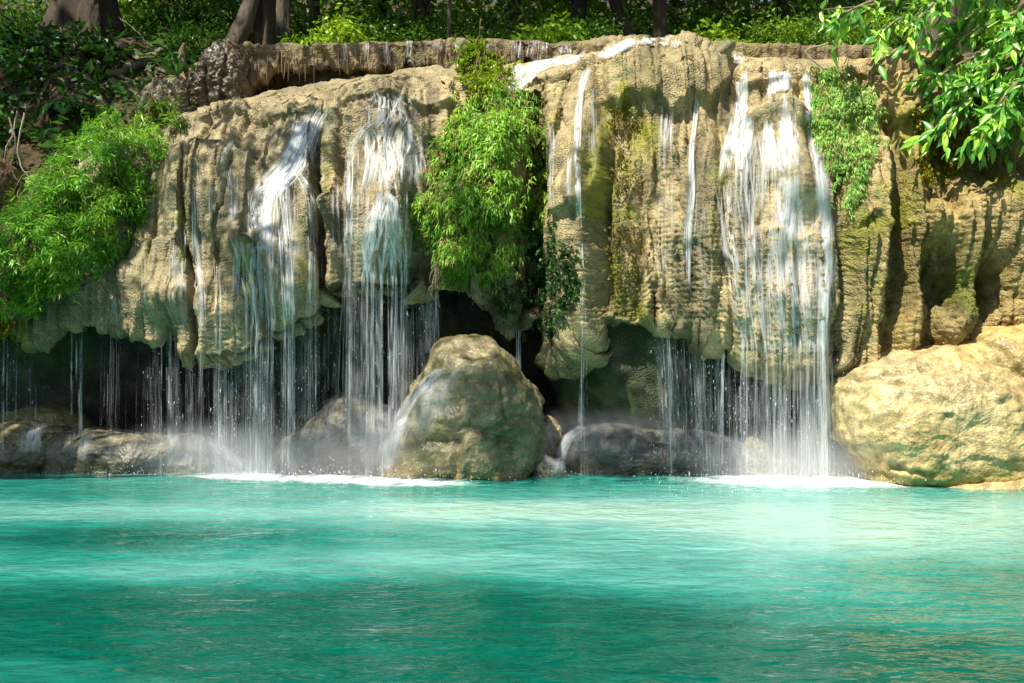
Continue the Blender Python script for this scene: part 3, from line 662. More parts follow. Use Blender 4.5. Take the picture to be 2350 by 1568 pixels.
def leaves(pos, direc, up, ln, wd, col, fold=0.25, droop=0.18):
    """many folded leaves: verts, quads, colours (2 quads per leaf)"""
    pos = np.asarray(pos, float); n = len(pos)
    d = unit(np.asarray(direc, float)); s = unit(np.cross(d, up)); u_ = np.cross(s, d)
    ln = np.broadcast_to(ln, n)[:, None]; wd = np.broadcast_to(wd, n)[:, None]
    mid = pos + d * ln * 0.42 - u_ * wd * fold
    V = np.stack([pos, mid + s * wd * 0.5 + u_ * wd * fold, mid, mid - s * wd * 0.5 + u_ * wd * fold, pos + d * ln - np.array([0, 0, 1]) * ln * droop], 1)
    F = (np.arange(n)[:, None, None] * 5 + np.array([[0, 3, 2, 1], [2, 3, 4, 1]])[None]).reshape(-1, 4)
    return V.reshape(-1, 3), F, np.repeat(np.broadcast_to(col, (n, 3)), 5, 0)

def spray(pos, axis, n, ln, wd, spread, col, r, droopy=0.5):
    """leaf fan at each pos: n leaves per position"""
    m = len(pos); pos = np.repeat(pos, n, 0); ax = np.repeat(unit(axis), n, 0)
    rnd = r.normal(size=(m * n, 3)); d = unit(ax + spread * rnd + np.array([0, 0, -droopy * 0.6]))
    p = pos + ax * r.uniform(-0.35, 0.35, (m * n, 1)) * np.mean(ln) + 0.15 * np.mean(ln) * r.normal(size=(m * n, 3))
    up = unit(np.array([0, -0.35, 1.0]) + 0.5 * r.normal(size=(m * n, 3)))
    sc = r.uniform(0.6, 1.25, m * n)
    c = np.repeat(col, n, 0) * r.uniform(0.7, 1.3, (m * n, 1))
    return leaves(p, d, up, ln * sc, wd * sc, c)

def in_poly(u, v, poly):
    p = np.asarray(poly, float); q = np.roll(p, -1, 0); c = np.zeros(np.shape(u), bool)
    for (x0, y0), (x1, y1) in zip(p, q):
        c ^= ((y0 > v) != (y1 > v)) & (u < (x1 - x0) * (v - y0) / (y1 - y0 + 1e-12) + x0)
    return c
def edge_dist(u, v, poly):
    p = np.asarray(poly, float); q = np.roll(p, -1, 0); d = np.full(np.shape(u), 1e9)
    for a, b in zip(p, q):
        ab = b - a; t = np.clip(((u - a[0]) * ab[0] + (v - a[1]) * ab[1]) / (ab @ ab), 0, 1)
        d = np.minimum(d, np.hypot(u - a[0] - t * ab[0], v - a[1] - t * ab[1]))
    return d

def thing(name, label, cat, loc, group=None):
    return add(name, None, None, label, cat, group, None, loc)

def hang_bush(name, label, cat, poly, thick, n, per, ln, wd, cols, seed, trees, stems=10, depth_cap=None, part='leaf_spray', nparts=120, brown=0.0, droopy=0.6, feather=11.0):
    """bushy plant rooted on the rock: a mound of leaf fans over an outline, with its own thickness"""
    r = np.random.default_rng(seed); poly = np.array(poly, float)
    lo, hi = poly.min(0), poly.max(0); U, V_ = [], []
    while len(U) < n:
        u = r.uniform(lo[0], hi[0], 4000); v = r.uniform(lo[1], hi[1], 4000); k = in_poly(u, v, poly) & (fbm(np.stack([u / 42, v / 36, 0 * u + seed], -1), seed + 9, 3) > -.22); U += list(u[k]); V_ += list(v[k])
    u = np.array(U[:n]); v = np.array(V_[:n]); ed = edge_dist(u, v, poly)
    gu_ = np.linspace(lo[0] - 20, hi[0] + 20, 26); gv_ = np.linspace(lo[1] - 20, hi[1] + 20, 26); D = np.full((26, 26), np.nan)
    for i, b in enumerate(gv_):
        for j, a in enumerate(gu_):
            h = cast(a, b, trees)
            if h is not None: D[i, j] = h[0][1]
    if depth_cap: D = np.where(np.isnan(D), depth_cap, np.minimum(D, depth_cap))
    D = np.where(np.isnan(D), np.nanmedian(D), D)
    fi = np.clip((v - gv_[0]) / (gv_[1] - gv_[0]), 0, 24.99); fj = np.clip((u - gu_[0]) / (gu_[1] - gu_[0]), 0, 24.99)
    i0, j0 = fi.astype(int), fj.astype(int); a, b = fi - i0, fj - j0
    Y = D[i0, j0] * (1 - a) * (1 - b) + D[i0 + 1, j0] * a * (1 - b) + D[i0, j0 + 1] * (1 - a) * b + D[i0 + 1, j0 + 1] * a * b
    ho = r.random(n) < 0.16; jit = np.where(ho, feather * 2.2, feather * .8); u = u + jit * r.normal(size=n); v = v + jit * .8 * r.normal(size=n)
    lump = fbm(np.stack([u / 70, v / 60, 0 * u], -1), seed, 3)
    top = thick * np.sqrt(np.clip(ed / 75, 0, 1)) * (0.75 + 0.7 * lump) + 0.03
    fr = r.random(n) ** 0.55
    pos = PA(u, v, Y) + np.stack([0 * u, -top * fr, 0 * u], -1)
    cxy = poly.mean(0)
    ax = np.stack([(u - cxy[0]) / 260 + 0.35 * r.normal(size=n), -0.75 + 0 * u, -droopy + 0.35 * r.normal(size=n)], -1)
    cols = np.array(cols, float); w = np.clip(0.5 + 0.9 * fbm(np.stack([u / 55, v / 45, 0 * u + 7], -1), seed + 5, 3) + 0.25 * r.normal(size=n), 0, 1)[:, None]
    col = lerp(cols[0], cols[1], w)
    if len(cols) > 2: col = np.where((r.random(n) < brown)[:, None], cols[2], col)
    base = np.array([pos[:, 0].mean(), Y.mean(), pos[:, 2].min()])
    t = thing(name, label, cat, base)
    # the foremost fans are parts of their own
    order = np.argsort(-(top * fr) + 0.10 * r.random(n)); front = order[:nparts]; rest = order[nparts:]
    v1, f1, c1 = spray(pos[rest] - base, ax[rest], per, ln, wd, 0.55, col[rest], r, droopy)
    add('foliage', mesh_np('foliage', v1, f1, M['leaf'], False, c1), t, kind='stuff')
    protos = []
    for k in range(3):
        v2, f2, c2 = spray(np.zeros((1, 3)), np.array([[0, -0.8, -droopy]]), per, ln * 1.1, wd * 1.1, 0.55, lerp(cols[0], cols[1], 0.6)[None], r, droopy)
        protos.append(mesh_np(part, v2, f2, M['leaf'], False, c2))
    for q, i in enumerate(front):
        o = bpy.data.objects.new(part, protos[q % 3]); C.objects.link(o); o.parent = t
        o.location = pos[i] - base; o.rotation_euler = (r.normal() * .3, r.normal() * .4, r.normal() * .5)
    for k in range(stems):
        i = order[r.integers(0, len(order) // 2)]; p1 = pos[i]; p0 = PA(u[i] * 0.55 + cxy[0] * .45, v[i] - r.uniform(20, 70), Y[i]) + np.array([0, -0.05, 0])
        pts = smooth_path([p0 - base, (p0 + p1) / 2 - base + np.array([0, -0.12, 0.10]), p1 - base, p1 - base + np.array([r.normal() * .06, -.1, -.14])], 9)
        vv, ff = tube_arrays(pts, np.linspace(0.006, 0.0025, 9), 5)
        add('stem', mesh_np('stem', vv, ff, M['stem'], True, np.tile(lerp(np.array([.16, .15, .05]), np.array([.26, .17, .09]), r.random()), (len(vv), 1))), t)
    return t

ROCKS = [cliff_bvh, upper_bvh, bank_bvh]
BG1, BG2 = (0.10, 0.34, 0.028), (0.38, 0.68, 0.08)
hang_bush('bamboo_clump', 'bright green bamboo clump spilling down the left side of the falls', 'bamboo',
    [(-60,590),(0,520),(60,440),(130,370),(215,290),(270,262),(330,272),(372,300),(385,345),(366,390),(345,440),(330,500),(285,575),(235,620),(190,650),(130,690),(90,720),(40,715),(0,735),(-60,740)],
    0.7, 4200, 7, 0.088, 0.0135, [BG1, BG2, (0.20, 0.30, 0.04)], 301, ROCKS, 34, 12.5, brown=0.10, nparts=280, droopy=0.12, feather=8.0)
hang_bush('hanging_bush', 'tall green hanging bush covering the rock between the two falls', 'bush',
    [(1075,240),(1110,205),(1160,200),(1205,222),(1248,258),(1254,340),(1262,400),(1262,470),(1238,530),(1200,575),(1155,620),(1105,652),(1055,655),(1010,620),(1005,570),(960,545),(942,490),(950,445),(985,420),(990,360),(1020,320),(1045,270)],
    0.42, 5200, 8, 0.066, 0.0125, [(0.12, 0.33, 0.03), (0.40, 0.62, 0.08), (0.36, 0.24, 0.11)], 302, ROCKS, 26, brown=0.16, nparts=280)
hang_bush('grass_tuft', 'pale green grassy plant with brown stems hanging beside the right cascade', 'plant',
    [(1885,160),(1920,158),(1955,190),(1985,210),(1998,260),(2000,320),(1990,370),(1975,420),(1960,480),(1935,450),(1905,400),(1880,360),(1860,310),(1856,250),(1875,200)],
    0.3, 2900, 8, 0.05, 0.0095, [(0.24, 0.48, 0.09), (0.52, 0.74, 0.22), (0.46, 0.30, 0.15)], 303, ROCKS, 14, brown=0.12, nparts=120)
hang_bush('shrub', 'yellow-green leafy shrub growing on the rim above the hanging bush', 'shrub',
    [(1065,110),(1085,92),(1105,110),(1130,140),(1165,160),(1180,190),(1165,225),(1120,235),(1080,215),(1062,170)],
    0.3, 380, 7, 0.085, 0.026, [(0.16, 0.33, 0.02), (0.42, 0.52, 0.05)], 304, ROCKS, 14, 12.2, nparts=90, droopy=-0.1)
hang_bush('creeper', 'dark green creeper with small leaves in the shaded crevice', 'creeper',
    [(1190,540),(1240,500),(1290,520),(1320,580),(1330,680),(1310,730),(1260,770),(1225,750),(1200,700),(1150,740),(1130,690),(1180,640)],
    0.10, 900, 6, 0.035, 0.024, [(0.02, 0.07, 0.012), (0.06, 0.18, 0.03)], 305, ROCKS, 8, nparts=60)
hang_bush('vine', 'loose bamboo shoots with yellowish leaves above the bamboo clump', 'bamboo',
    [(310,285),(325,255),(350,240),(380,245),(410,255),(420,280),(400,295),(385,320),(350,330),(320,305)],
    0.35, 230, 6, 0.10, 0.017, [(0.04, 0.13, 0.014), (0.20, 0.33, 0.05)], 306, ROCKS, 16, 12.7, nparts=60, droopy=0.1)
hang_bush('moss_tuft', 'golden moss hanging in strings at the right alcove', 'moss',
    [(2110,250),(2125,240),(2135,300),(2130,390),(2118,430),(2108,380)], 0.07, 420, 7, 0.03, 0.016, [(0.22, 0.19, 0.012), (0.36, 0.29, 0.02)], 307, ROCKS, 3, nparts=20)
hang_bush('moss_tuft', 'wide clump of golden moss under the overhanging leaves', 'moss',
    [(2150,300),(2185,290),(2205,320),(2195,370),(2178,420),(2165,400),(2160,350)], 0.08, 420, 7, 0.03, 0.016, [(0.20, 0.18, 0.012), (0.36, 0.29, 0.02)], 308, ROCKS, 3, nparts=20)
hang_bush('moss_tuft', 'golden moss on the lip above the leftmost drips', 'moss',
    [(-20,730),(30,725),(60,745),(40,775),(0,770),(-20,780)], 0.08, 260, 7, 0.03, 0.016, [(0.16, 0.16, 0.012), (0.30, 0.27, 0.02)], 309, ROCKS, 3, nparts=20)
hang_bush('moss_tuft', 'olive moss streak down the sunlit face between cascades', 'moss',
    [(1405,260),(1440,240),(1470,280),(1465,380),(1460,520),(1470,640),(1440,690),(1415,600),(1405,450),(1398,330)], 0.03, 650, 6, 0.022, 0.013, [(0.11, 0.10, 0.012), (0.26, 0.21, 0.03)], 310, ROCKS, 2, nparts=30, feather=16)
hang_bush('moss_tuft', 'yellow-green moss along the right flank of the hanging bush', 'moss',
    [(1205,230),(1235,228),(1252,260),(1245,340),(1240,420),(1225,420),(1222,320)], 0.08, 500, 7, 0.025, 0.014, [(0.08, 0.13, 0.012), (0.26, 0.26, 0.02)], 311, ROCKS, 2, nparts=20)

# ------------------------------------------------------------------ trees behind the falls
TRUNKC = [np.array([0.06, 0.044, 0.03]), np.array([0.08, 0.065, 0.048]), np.array([0.04, 0.032, 0.024])]
def trunk_mesh(ctrl, r0, r1, seed, colr, flare=0.0, sides=18, n=40):
    pts = smooth_path(ctrl, n); t = np.linspace(0, 1, n)
    rad = r0 + (r1 - r0) * t + flare * np.exp(-t * 9)
    v, f = tube_arrays(pts, rad, sides, seed, 0.28)
    if flare:                                    # buttresses
        c = np.repeat(pts, sides, 0); dv = v - c; ang = np.arctan2(dv[:, 1], dv[:, 0]); tt = np.repeat(t, sides)
        v = c + dv * (1 + 0.35 * np.exp(-tt * 6) * np.cos(ang * 5 + seed))[:, None]
    nz = fbm(v * [5, 5, 1.2], seed + 2, 4)[:, None]
    return mesh_np('trunk', v, f, M['bark'], True, np.clip(colr * (1 + 0.8 * nz), .01, .6))

def crown_mesh(name, R, n, ln, wd, c0, c1, seed, clumps=28, droop=0.3):
    """leaf crown: uneven clumps spread through an ellipsoid R"""
    r = np.random.default_rng(seed); R = np.array(R)
    cc = unit(r.normal(size=(clumps, 3))) * (r.random((clumps, 1)) ** 0.45) * 0.9
    k = r.integers(0, clumps, n); p = (cc[k] + 0.20 * r.normal(size=(n, 3)) * r.uniform(.6, 1.3, clumps)[k][:, None]) * R
    d = unit(p / R + 0.8 * r.normal(size=(n, 3)) + np.array([0, 0, -droop]))
    up = unit(np.array([0, 0, 1.0]) + 0.6 * r.normal(size=(n, 3)))
    w = np.clip(r.random(clumps)[k] * 0.7 + 0.3 * r.random(n), 0, 1)[:, None]
    s = r.uniform(.65, 1.25, n)
    v, f, c = leaves(p, d, up, ln * s, wd * s, lerp(np.array(c0), np.array(c1), w))
    return mesh_np(name, v, f, M['leaf'], False, c)

def limbs(t, top, R, r0, n, seed):
    r = np.random.default_rng(seed)
    for k in range(n):
        e = top + np.array([0, 0, R[2] * .6]) + unit(r.normal(size=3)) * np.array(R) * 0.75
        pts = smooth_path([top - np.array([0, 0, 0.5]), lerp(top, e, .5) + np.array([0, 0, -.15]), e], 10)
        v, f = tube_arrays(pts, np.linspace(r0, r0 * .2, 10), 7, seed + k, .2)
        add('limb', mesh_np('limb', v, f, M['bark'], True, np.tile(TRUNKC[k % 3], (len(v), 1))), t)

CROWN = [crown_mesh('crown', (2.4, 2.2, 1.9), 5200, 0.19, 0.085, (0.018, 0.05, 0.008), (0.05, 0.13, 0.015), 400, 30),
         crown_mesh('crown', (2.2, 2.4, 2.1), 5200, 0.18, 0.08, (0.022, 0.06, 0.008), (0.06, 0.15, 0.018), 401, 34)]
def tree(name, label, foot, lean, h, r0, seed, flare=0.0, colr=0, crown=0, cr=1.0, group=None, cz=0.0, ctrl=None):
    cr = cr * 1.1
    """foot = (u, Y) on the forest floor; lean in metres"""
    x = (foot[0] - 1175) / FPX * foot[1]; z = float(floor_z(np.array([x]), np.array([foot[1]]))[0]) - 0.15
    if x < -3.0 and foot[1] < 17:
        hh = bank_bvh.ray_cast(Vector((x, foot[1], 12)), Vector((0, 0, -1)))
        if hh[0] is not None: z = max(z, hh[0].z - 0.2)
    base = np.array([x, foot[1], z]); t = thing(name, label, 'tree', base, group)
    if ctrl is None:
        ctrl = [(0, 0, 0), (lean[0] * .3, lean[1] * .3, h * .35), (lean[0] * .7, lean[1] * .7, h * .7), (lean[0], lean[1], h)]
    ctrl = np.array(ctrl, float)
    me = trunk_mesh(ctrl, r0, r0 * .5, seed, TRUNKC[colr], flare); add('trunk', me, t)
    limbs(t, ctrl[-1] + np.array([0, -1.0 if foot[1] < 17.5 else 0, 0]) * 0, (2.2 * cr, 2.2 * cr, 1.8 * cr), r0 * .4, 5, seed)
    o = add('crown', CROWN[crown], t); o.location = ctrl[-1] + np.array([0, -1.3 if foot[1] < 17.5 else -.2, 0.9 * cr + cz]); o.scale = (cr, cr, cr); o.rotation_euler = (0, 0, seed * 1.7)
    return t
big = tree('tree', 'massive buttressed tree with sprawling roots at upper left', (190, 15.0), (0.2, .4), 7.5, 0.34, 501, 0.16, 0, 0, 1.7)
tree('tree', 'thick grey leaning trunk at the left end of the upper tier', (512, 14.7), (0.9, .3), 7.0, 0.14, 502, 0.05, 1, 1, 1.2, ctrl=[(0,0,0),(.12,.05,.4),(.34,.1,1.0),(.62,.2,2.6),(.8,.3,7)])
tree('tree', 'straight reddish trunk right beside the leaning trunk', (607, 15.0), (0.06, .2), 7.2, 0.105, 503, 0.03, 0, 0, 1.1)
tree('tree', 'slim pale trunk third from the left end of the upper tier', (650, 15.6), (0.02, .2), 7.5, 0.085, 504, 0.02, 1, 1, 1.0)
tree('tree', 'dark trunk with a forked top above the rim centre-right', (1450, 16.5), (-.5, .2), 6.5, 0.13, 505, 0.05, 2, 0, 1.2, ctrl=[(0,0,0),(.03,0,.9),(-.25,.1,1.7),(-.7,.2,4),(-.8,.2,7)])
tree('tree', 'reddish straight trunk right of the forked dark trunk', (1515, 16.2), (.05, .2), 7.5, 0.10, 506, 0.03, 0, 1, 1.1)
tree('tree', 'pale bent tree leaning right above the white rim rapids', (1545, 16.8), (1.3, .2), 5.5, 0.07, 507, 0.02, 1, 0, 1.0, ctrl=[(0,0,0),(.08,0,.7),(.45,.1,1.1),(1.0,.2,1.7),(1.5,.3,5)])
tree('tree', 'dark wide trunk deep in the forest near picture centre', (960, 20.0), (.1, .2), 8.5, 0.22, 508, 0.05, 2, 1, 1.4)
tree('tree', 'thin pale stem standing on the rim right of centre', (1030, 15.2), (.05, .1), 7.0, 0.03, 509, 0.0, 1, 0, 0.8)
tree('tree', 'dark slender trunk behind the rim left of the forked trunk', (1325, 19.0), (.1, .2), 8.0, 0.16, 510, 0.05, 2, 0, 1.4)
tree('tree', 'grey trunk half hidden behind the overhanging leaves at right', (2150, 14.9), (.3, .3), 7.5, 0.30, 511, 0.12, 1, 1, 1.3)
tree('tree', 'slender trunk in the shade between bank tree and leaning trunk', (372, 18.0), (.2, .2), 8.0, 0.09, 512, 0.02, 2, 0, 1.2)
tree('tree', 'dim trunk far back above the middle of the rim', (1190, 21.5), (-.3, .2), 8.5, 0.15, 513, 0.04, 2, 1, 1.4)
tree('tree', 'dark trunk far back behind the right part of the rim', (1790, 20.0), (.4, .2), 8.5, 0.17, 514, 0.04, 2, 0, 1.5)
for k, (u, Y) in enumerate([(80, 22), (720, 23), (860, 26), (1090, 27), (1420, 25), (1650, 24), (1960, 24), (2280, 21), (430, 26), (1560, 29), (280, 29), (1250, 30), (1860, 28)]):
    tree('tree', 'dim slender trunk among others deep in the forest', (u, Y), (rng.normal() * .4, .2), rng.uniform(8, 10), rng.uniform(.09, .18), 520 + k, .03, 2, k % 2, rng.uniform(1.2, 1.6), 'far forest trunks')

# roots of the big tree crawling over the bank
root_paths = [([(225,110),(300,118),(345,138),(300,165),(240,172),(190,160)], .055), ([(400,112),(360,132),(310,156),(250,170),(200,168)], .07), ([(180,110),(150,140),(110,165),(60,150),(20,125)], .05),
    ([(200,120),(175,150),(160,175),(150,210),(140,240)], .045), ([(240,120),(260,160),(300,190),(340,205),(355,215)], .03), ([(160,115),(100,120),(50,128),(0,118)], .06), ([(215,125),(235,165),(290,205),(330,235),(340,250)], .03),
    ([(130,125),(90,165),(70,200),(40,225)], .035), ([(170,165),(205,185),(215,200),(250,190)], .025), ([(300,118),(330,150),(390,170),(420,165),(450,150)], .03), ([(20,155),(80,175),(140,185),(165,205)], .025),
    ([(255,130),(285,150),(300,185),(260,205),(220,210)], .022), ([(60,110),(40,140),(55,170),(30,190)], .03), ([(340,112),(330,140),(350,170),(372,190),(365,215)], .022), ([(120,175),(100,210),(90,240),(100,270)], .02)]
for k in range(22):
    u0 = rng.uniform(40, 380); v0 = rng.uniform(115, 190); a = rng.normal(0, 60); root_paths.append(([(u0, v0), (u0 + a * .4, v0 + 12 + rng.normal() * 8), (u0 + a, v0 + rng.uniform(10, 40)), (u0 + a * 1.5, v0 + rng.uniform(20, 70))], rng.uniform(.008, .02)))
bl = np.array(big.location)
for k, (pp, rr) in enumerate(root_paths):
    w = []
    for (u, v) in smooth_path(pp, 22):
        h = cast(u, v, [bank_bvh]);
        if h is not None: w.append(h[0] + np.array([0, -rr * .5, rr * .3]) + 0.3 * rr * rng.normal(size=3))
    if len(w) < 6: continue
    w = np.array(w); v, f = tube_arrays(w, rr * np.linspace(1.15, .45, len(w)), 8, k, .35)
    add('root', mesh_np('root', v - bl, f, M['bark'], True, np.tile(lerp(TRUNKC[0], np.array([.34, .29, .22]), rng.random() * .7), (len(v), 1))), big)
# snag and driftwood on the bank
h = cast(412, 165, [bank_bvh]); b0 = h[0]
v, f = tube_arrays(smooth_path([(0, 0, -.1), (.03, 0, .12), (.02, 0.02, .26), (.07, 0, .37)], 12), np.linspace(.075, .025, 12), 9, 3, .4)
add('tree_stump', mesh_np('tree_stump', v, f, M['bark'], True, np.tile(np.array([.17, .13, .085]), (len(v), 1))), label='short broken brown snag on the bank beside the upper tier', cat='stump', loc=b0)

# ------------------------------------------------------------------ undergrowth
def shrub_mesh(seed, n, ln, wd, R, c0, c1): return crown_mesh('foliage', R, n, ln, wd, c0, c1, seed, 20, 0.25)
SH = [shrub_mesh(601, 2300, .095, .038, (.9, .8, .75), (.04, .12, .012), (.17, .34, .03)),
      shrub_mesh(602, 2100, .115, .05, (.9, .8, .8), (.06, .15, .015), (.26, .44, .04)),
      shrub_mesh(603, 2400, .085, .03, (1., .8, .7), (.03, .09, .01), (.12, .26, .03)),
      shrub_mesh(604, 1500, .14, .068, (.8, .7, .8), (.08, .19, .015), (.34, .5, .04))]
def shrub(label, u, v, Y, k, s, group=None, seed=0):
    """v: picture height of the foot"""
    c = P(u, v, Y); z = float(floor_z(c[:1], np.array([Y]))[0])
    base = np.array([c[0], Y, z if Y > 14.6 else c[2]]); t = thing('shrub', label, 'shrub', base, group)
    o = add('foliage', SH[k], t); o.location = (0, 0, .55 * s); o.scale = (s, s, s); o.rotation_euler = (0, 0, seed * 2.1)
    r = np.random.default_rng(seed + 900)
    for q in range(5):
        e = np.array([r.normal() * .4, r.normal() * .35, r.uniform(.5, 1.1)]) * s
        vv, ff = tube_arrays(smooth_path([(0, 0, -.1), e * [.4, .4, .55], e], 8), np.linspace(.018, .005, 8) * s, 5)
        add('stem', mesh_np('stem', vv, ff, M['stem'], True, np.tile(np.array([.12, .09, .05]), (len(vv), 1))), t)
    return t
shrub('sunlit broad-leaved shrub behind the rim, right of the slim pale trunk', 745, 90, 14.9, 3, .75, seed=1)
shrub('shrub with large drooping leaves on the rim above the hanging bush', 1265, 88, 15.4, 3, .95, seed=2)
shrub('sunlit yellow-green shrub behind the rim rapids', 1690, 85, 15.8, 3, .9, seed=3)
shrub('low shrub at right end of rim below overhanging leaves', 1990, 105, 14.8, 1, .62, seed=4)
shrub('dark leafy shrub filling the top left corner of the picture', 15, 80, 14.9, 2, 1.0, seed=6)
shrub('dark shrub between the top left corner and the massive tree', 85, 80, 15.9, 0, .9, seed=7)
shrub('dark shrub at the left end of the upper tier beside leaning trunk', 470, 118, 14.9, 2, .6, seed=5)
ORD = 'first second third fourth fifth sixth seventh eighth ninth tenth eleventh twelfth thirteenth fourteenth fifteenth sixteenth seventeenth eighteenth nineteenth twentieth twenty-first twenty-second twenty-third'.split()
k = 0
for (u, Y, kd, s) in [(60,16.5,2,1.0),(330,15.8,0,.7),(440,16.6,2,.9),(690,16.2,0,.8),(840,15.6,0,.7),(905,16.5,2,.9),(985,15.5,0,.6),(1090,15.7,1,.7),(1160,16.4,2,1.0),(1215,15.2,2,.6),(1345,15.6,0,.7),(1395,16.8,2,1.0),(1480,17.5,0,1.0),(1600,16.2,1,.8),(1640,17.2,0,1.0),(1770,15.4,1,.7),(1830,16.2,0,.9),(1900,15.3,0,.7),(1950,16.3,2,1.1),(2060,15.6,0,.8),(2110,16.8,2,1.1),(2230,16,0,1.0),(2320,15.5,1,.9)]:
    shrub(ORD[k] + ' green shrub from the left in the undergrowth right behind the rim', u, 90, Y, kd, s, 'undergrowth behind the rim', 10 + k); k += 1
for kk in range(34):
    u = -40 + 2430 * (kk + rng.random()) / 34; Y = rng.uniform(18, 22)
    shrub('tall dim shrub in the second row of the forest', u, 60, Y, [0, 2, 0, 1][kk % 4], rng.uniform(1.3, 2.0), 'second row of forest shrubs', 50 + kk)
for kk in range(34):
    u = -60 + 2470 * (kk + rng.random()) / 34; Y = rng.uniform(25, 31)
    shrub('tall shrub far back closing the forest', u, 60, Y, [1, 0, 3, 2][kk % 4], rng.uniform(2.4, 3.6), 'far forest shrubs', 100 + kk)

# herbs, ferns and leafy plants on the shaded bank
def herb_mesh(n, ln, wd, c0, c1, seed):
    r = np.random.default_rng(seed); a = r.uniform(0, 2 * np.pi, n); el = r.uniform(-.2, 1.1, n)
    d = np.stack([np.cos(a) * np.cos(el), np.sin(a) * np.cos(el), np.sin(el)], -1); p = d * r.uniform(.03, .22, (n, 1)) * [1, 1, 1.2]
    v, f, c = leaves(p, d + np.array([0, -.2, -.35]), np.tile([0, -.4, 1.], (n, 1)) + .3 * r.normal(size=(n, 3)), ln * r.uniform(.7, 1.3, n), wd * r.uniform(.7, 1.3, n), lerp(np.array(c0), np.array(c1), r.random((n, 1))))
    return v, f, c
HERB = [mesh_np('leaf_cluster', *herb_mesh(*a)[:2], M['leaf'], False, herb_mesh(*a)[2]) for a in [(46, .12, .06, (.02, .07, .01), (.06, .17, .02), 701), (70, .09, .035, (.02, .06, .01), (.05, .14, .018), 702), (34, .16, .075, (.025, .08, .012), (.07, .19, .025), 703)]]
FROND = []
def frond_mesh(L_, n, seed):
    r = np.random.default_rng(seed); t = np.linspace(.12, 1, n)
    spine = np.stack([0 * t, -t * L_ * .75, .45 * L_ * np.sin(t * 2.4) - .28 * L_ * t ** 2], -1); tan = unit(np.gradient(spine, axis=0))
    A = Acc()
    for s in (-1, 1):
        d = unit(np.array([s * 1.0, 0, -.12]) + tan * .55); ln = L_ * .33 * np.sin(np.pi * (t * .88 + .1)) ** .8 + .01
        v, f, c = leaves(spine, d, np.tile([0, -.3, 1.], (n, 1)), ln, L_ * .035, np.tile([.02, .085, .022], (n, 1)) * r.uniform(.7, 1.3, (n, 1))); A.put(v, f, c)
    v, f = tube_arrays(np.vstack([[0, 0, 0], spine]), np.linspace(.006, .002, n + 1), 4); A.put(v, f, (.08, .07, .03))
    return A.mesh('frond', M['leaf'], False)
FR = [frond_mesh(.55, 30, 5), frond_mesh(.42, 26, 6)]
def fern(label, u, v, n, s, seed, group=None):
    h = cast(u, v, [bank_bvh, cliff_bvh]); r = np.random.default_rng(seed)
    if h is None: return
    t = thing('fern', label, 'fern', h[0] - np.array([0, .02, .02]), group)
    for k in range(n):
        o = add('frond', FR[k % 2], t); o.rotation_euler = (r.normal() * .25 + .15, r.normal() * .2, (k / n - .5) * 3.6 + r.normal() * .2); o.scale = [s * r.uniform(.75, 1.15)] * 3
fern('large drooping fern with long feathery fronds on the dark bank', 165, 262, 7, 1.0, 1)
fern('smaller fern hanging below the large drooping fern', 130, 315, 6, .75, 2)
fern('fern clump at the right foot of the roots above the bamboo', 255, 262, 6, .6, 3)
fern('fern sprouting at the left end of the upper tier rim', 500, 112, 7, .5, 4)
fern('dim fern low on the bank at the left picture edge', 55, 300, 6, .6, 5)
for kk in range(95):
    u = rng.uniform(-60, 470); v = rng.uniform(150, 470) if kk > 34 else rng.uniform(90, 160)
    if v > 470 - u * .55: continue
    h = cast(u, v, [bank_bvh])
    if h is None: continue
    t = thing('herb', 'small leafy plant rooted on the shaded earth bank', 'plant', h[0], 'leafy plants on the bank')
    o = add('leaf_cluster', HERB[kk % 3], t); o['kind'] = 'stuff'; o.scale = [rng.uniform(.7, 1.5)] * 3; o.rotation_euler = (.5, rng.normal() * .3, rng.uniform(0, 6)); o.location = (0, -.05, .02)
# vines dangling at the left edge
for k, (pp, lb) in enumerate([([(20,270),(35,330),(25,390),(48,420),(40,450),(60,480)], 'pale twisted vine dangling at the left edge, the longest'), ([(40,255),(30,310),(14,340),(5,400),(0,440)], 'pale vine curling off the left picture edge'),
        ([(55,260),(48,300),(40,350),(60,400),(95,450),(130,480)], 'thin vine sweeping right below the left-edge vines'), ([(405,130),(350,110),(300,60),(270,40)], 'thin bare branch arching up from the bank beside the snag'), ([(1900,100),(1850,118),(1880,150),(1912,165)], 'thin bare twig drooping over the rim above the grassy plant')]):
    hs = [cast(u, v, [bank_bvh, cliff_bvh, upper_bvh, ground_bvh]) for u, v in pp]
    Y0 = min(h_[0][1] for h_ in hs if h_ is not None) - .12
    w = smooth_path([P(u, v, Y0) for u, v in pp], 26); w += .012 * fbm(np.arange(26)[:, None] * [.37, .37, .37] + np.array([[1, 7, 13.]]) * k, 4, 2)[:, None]
    v, f = tube_arrays(w - w[0], np.linspace(.012, .005, 26), 6, k, .2)
    add('vine', mesh_np('vine', v, f, M['stem'], True, np.tile([.33, .27, .19], (len(v), 1))), label=lb, cat='vine', loc=w[0])

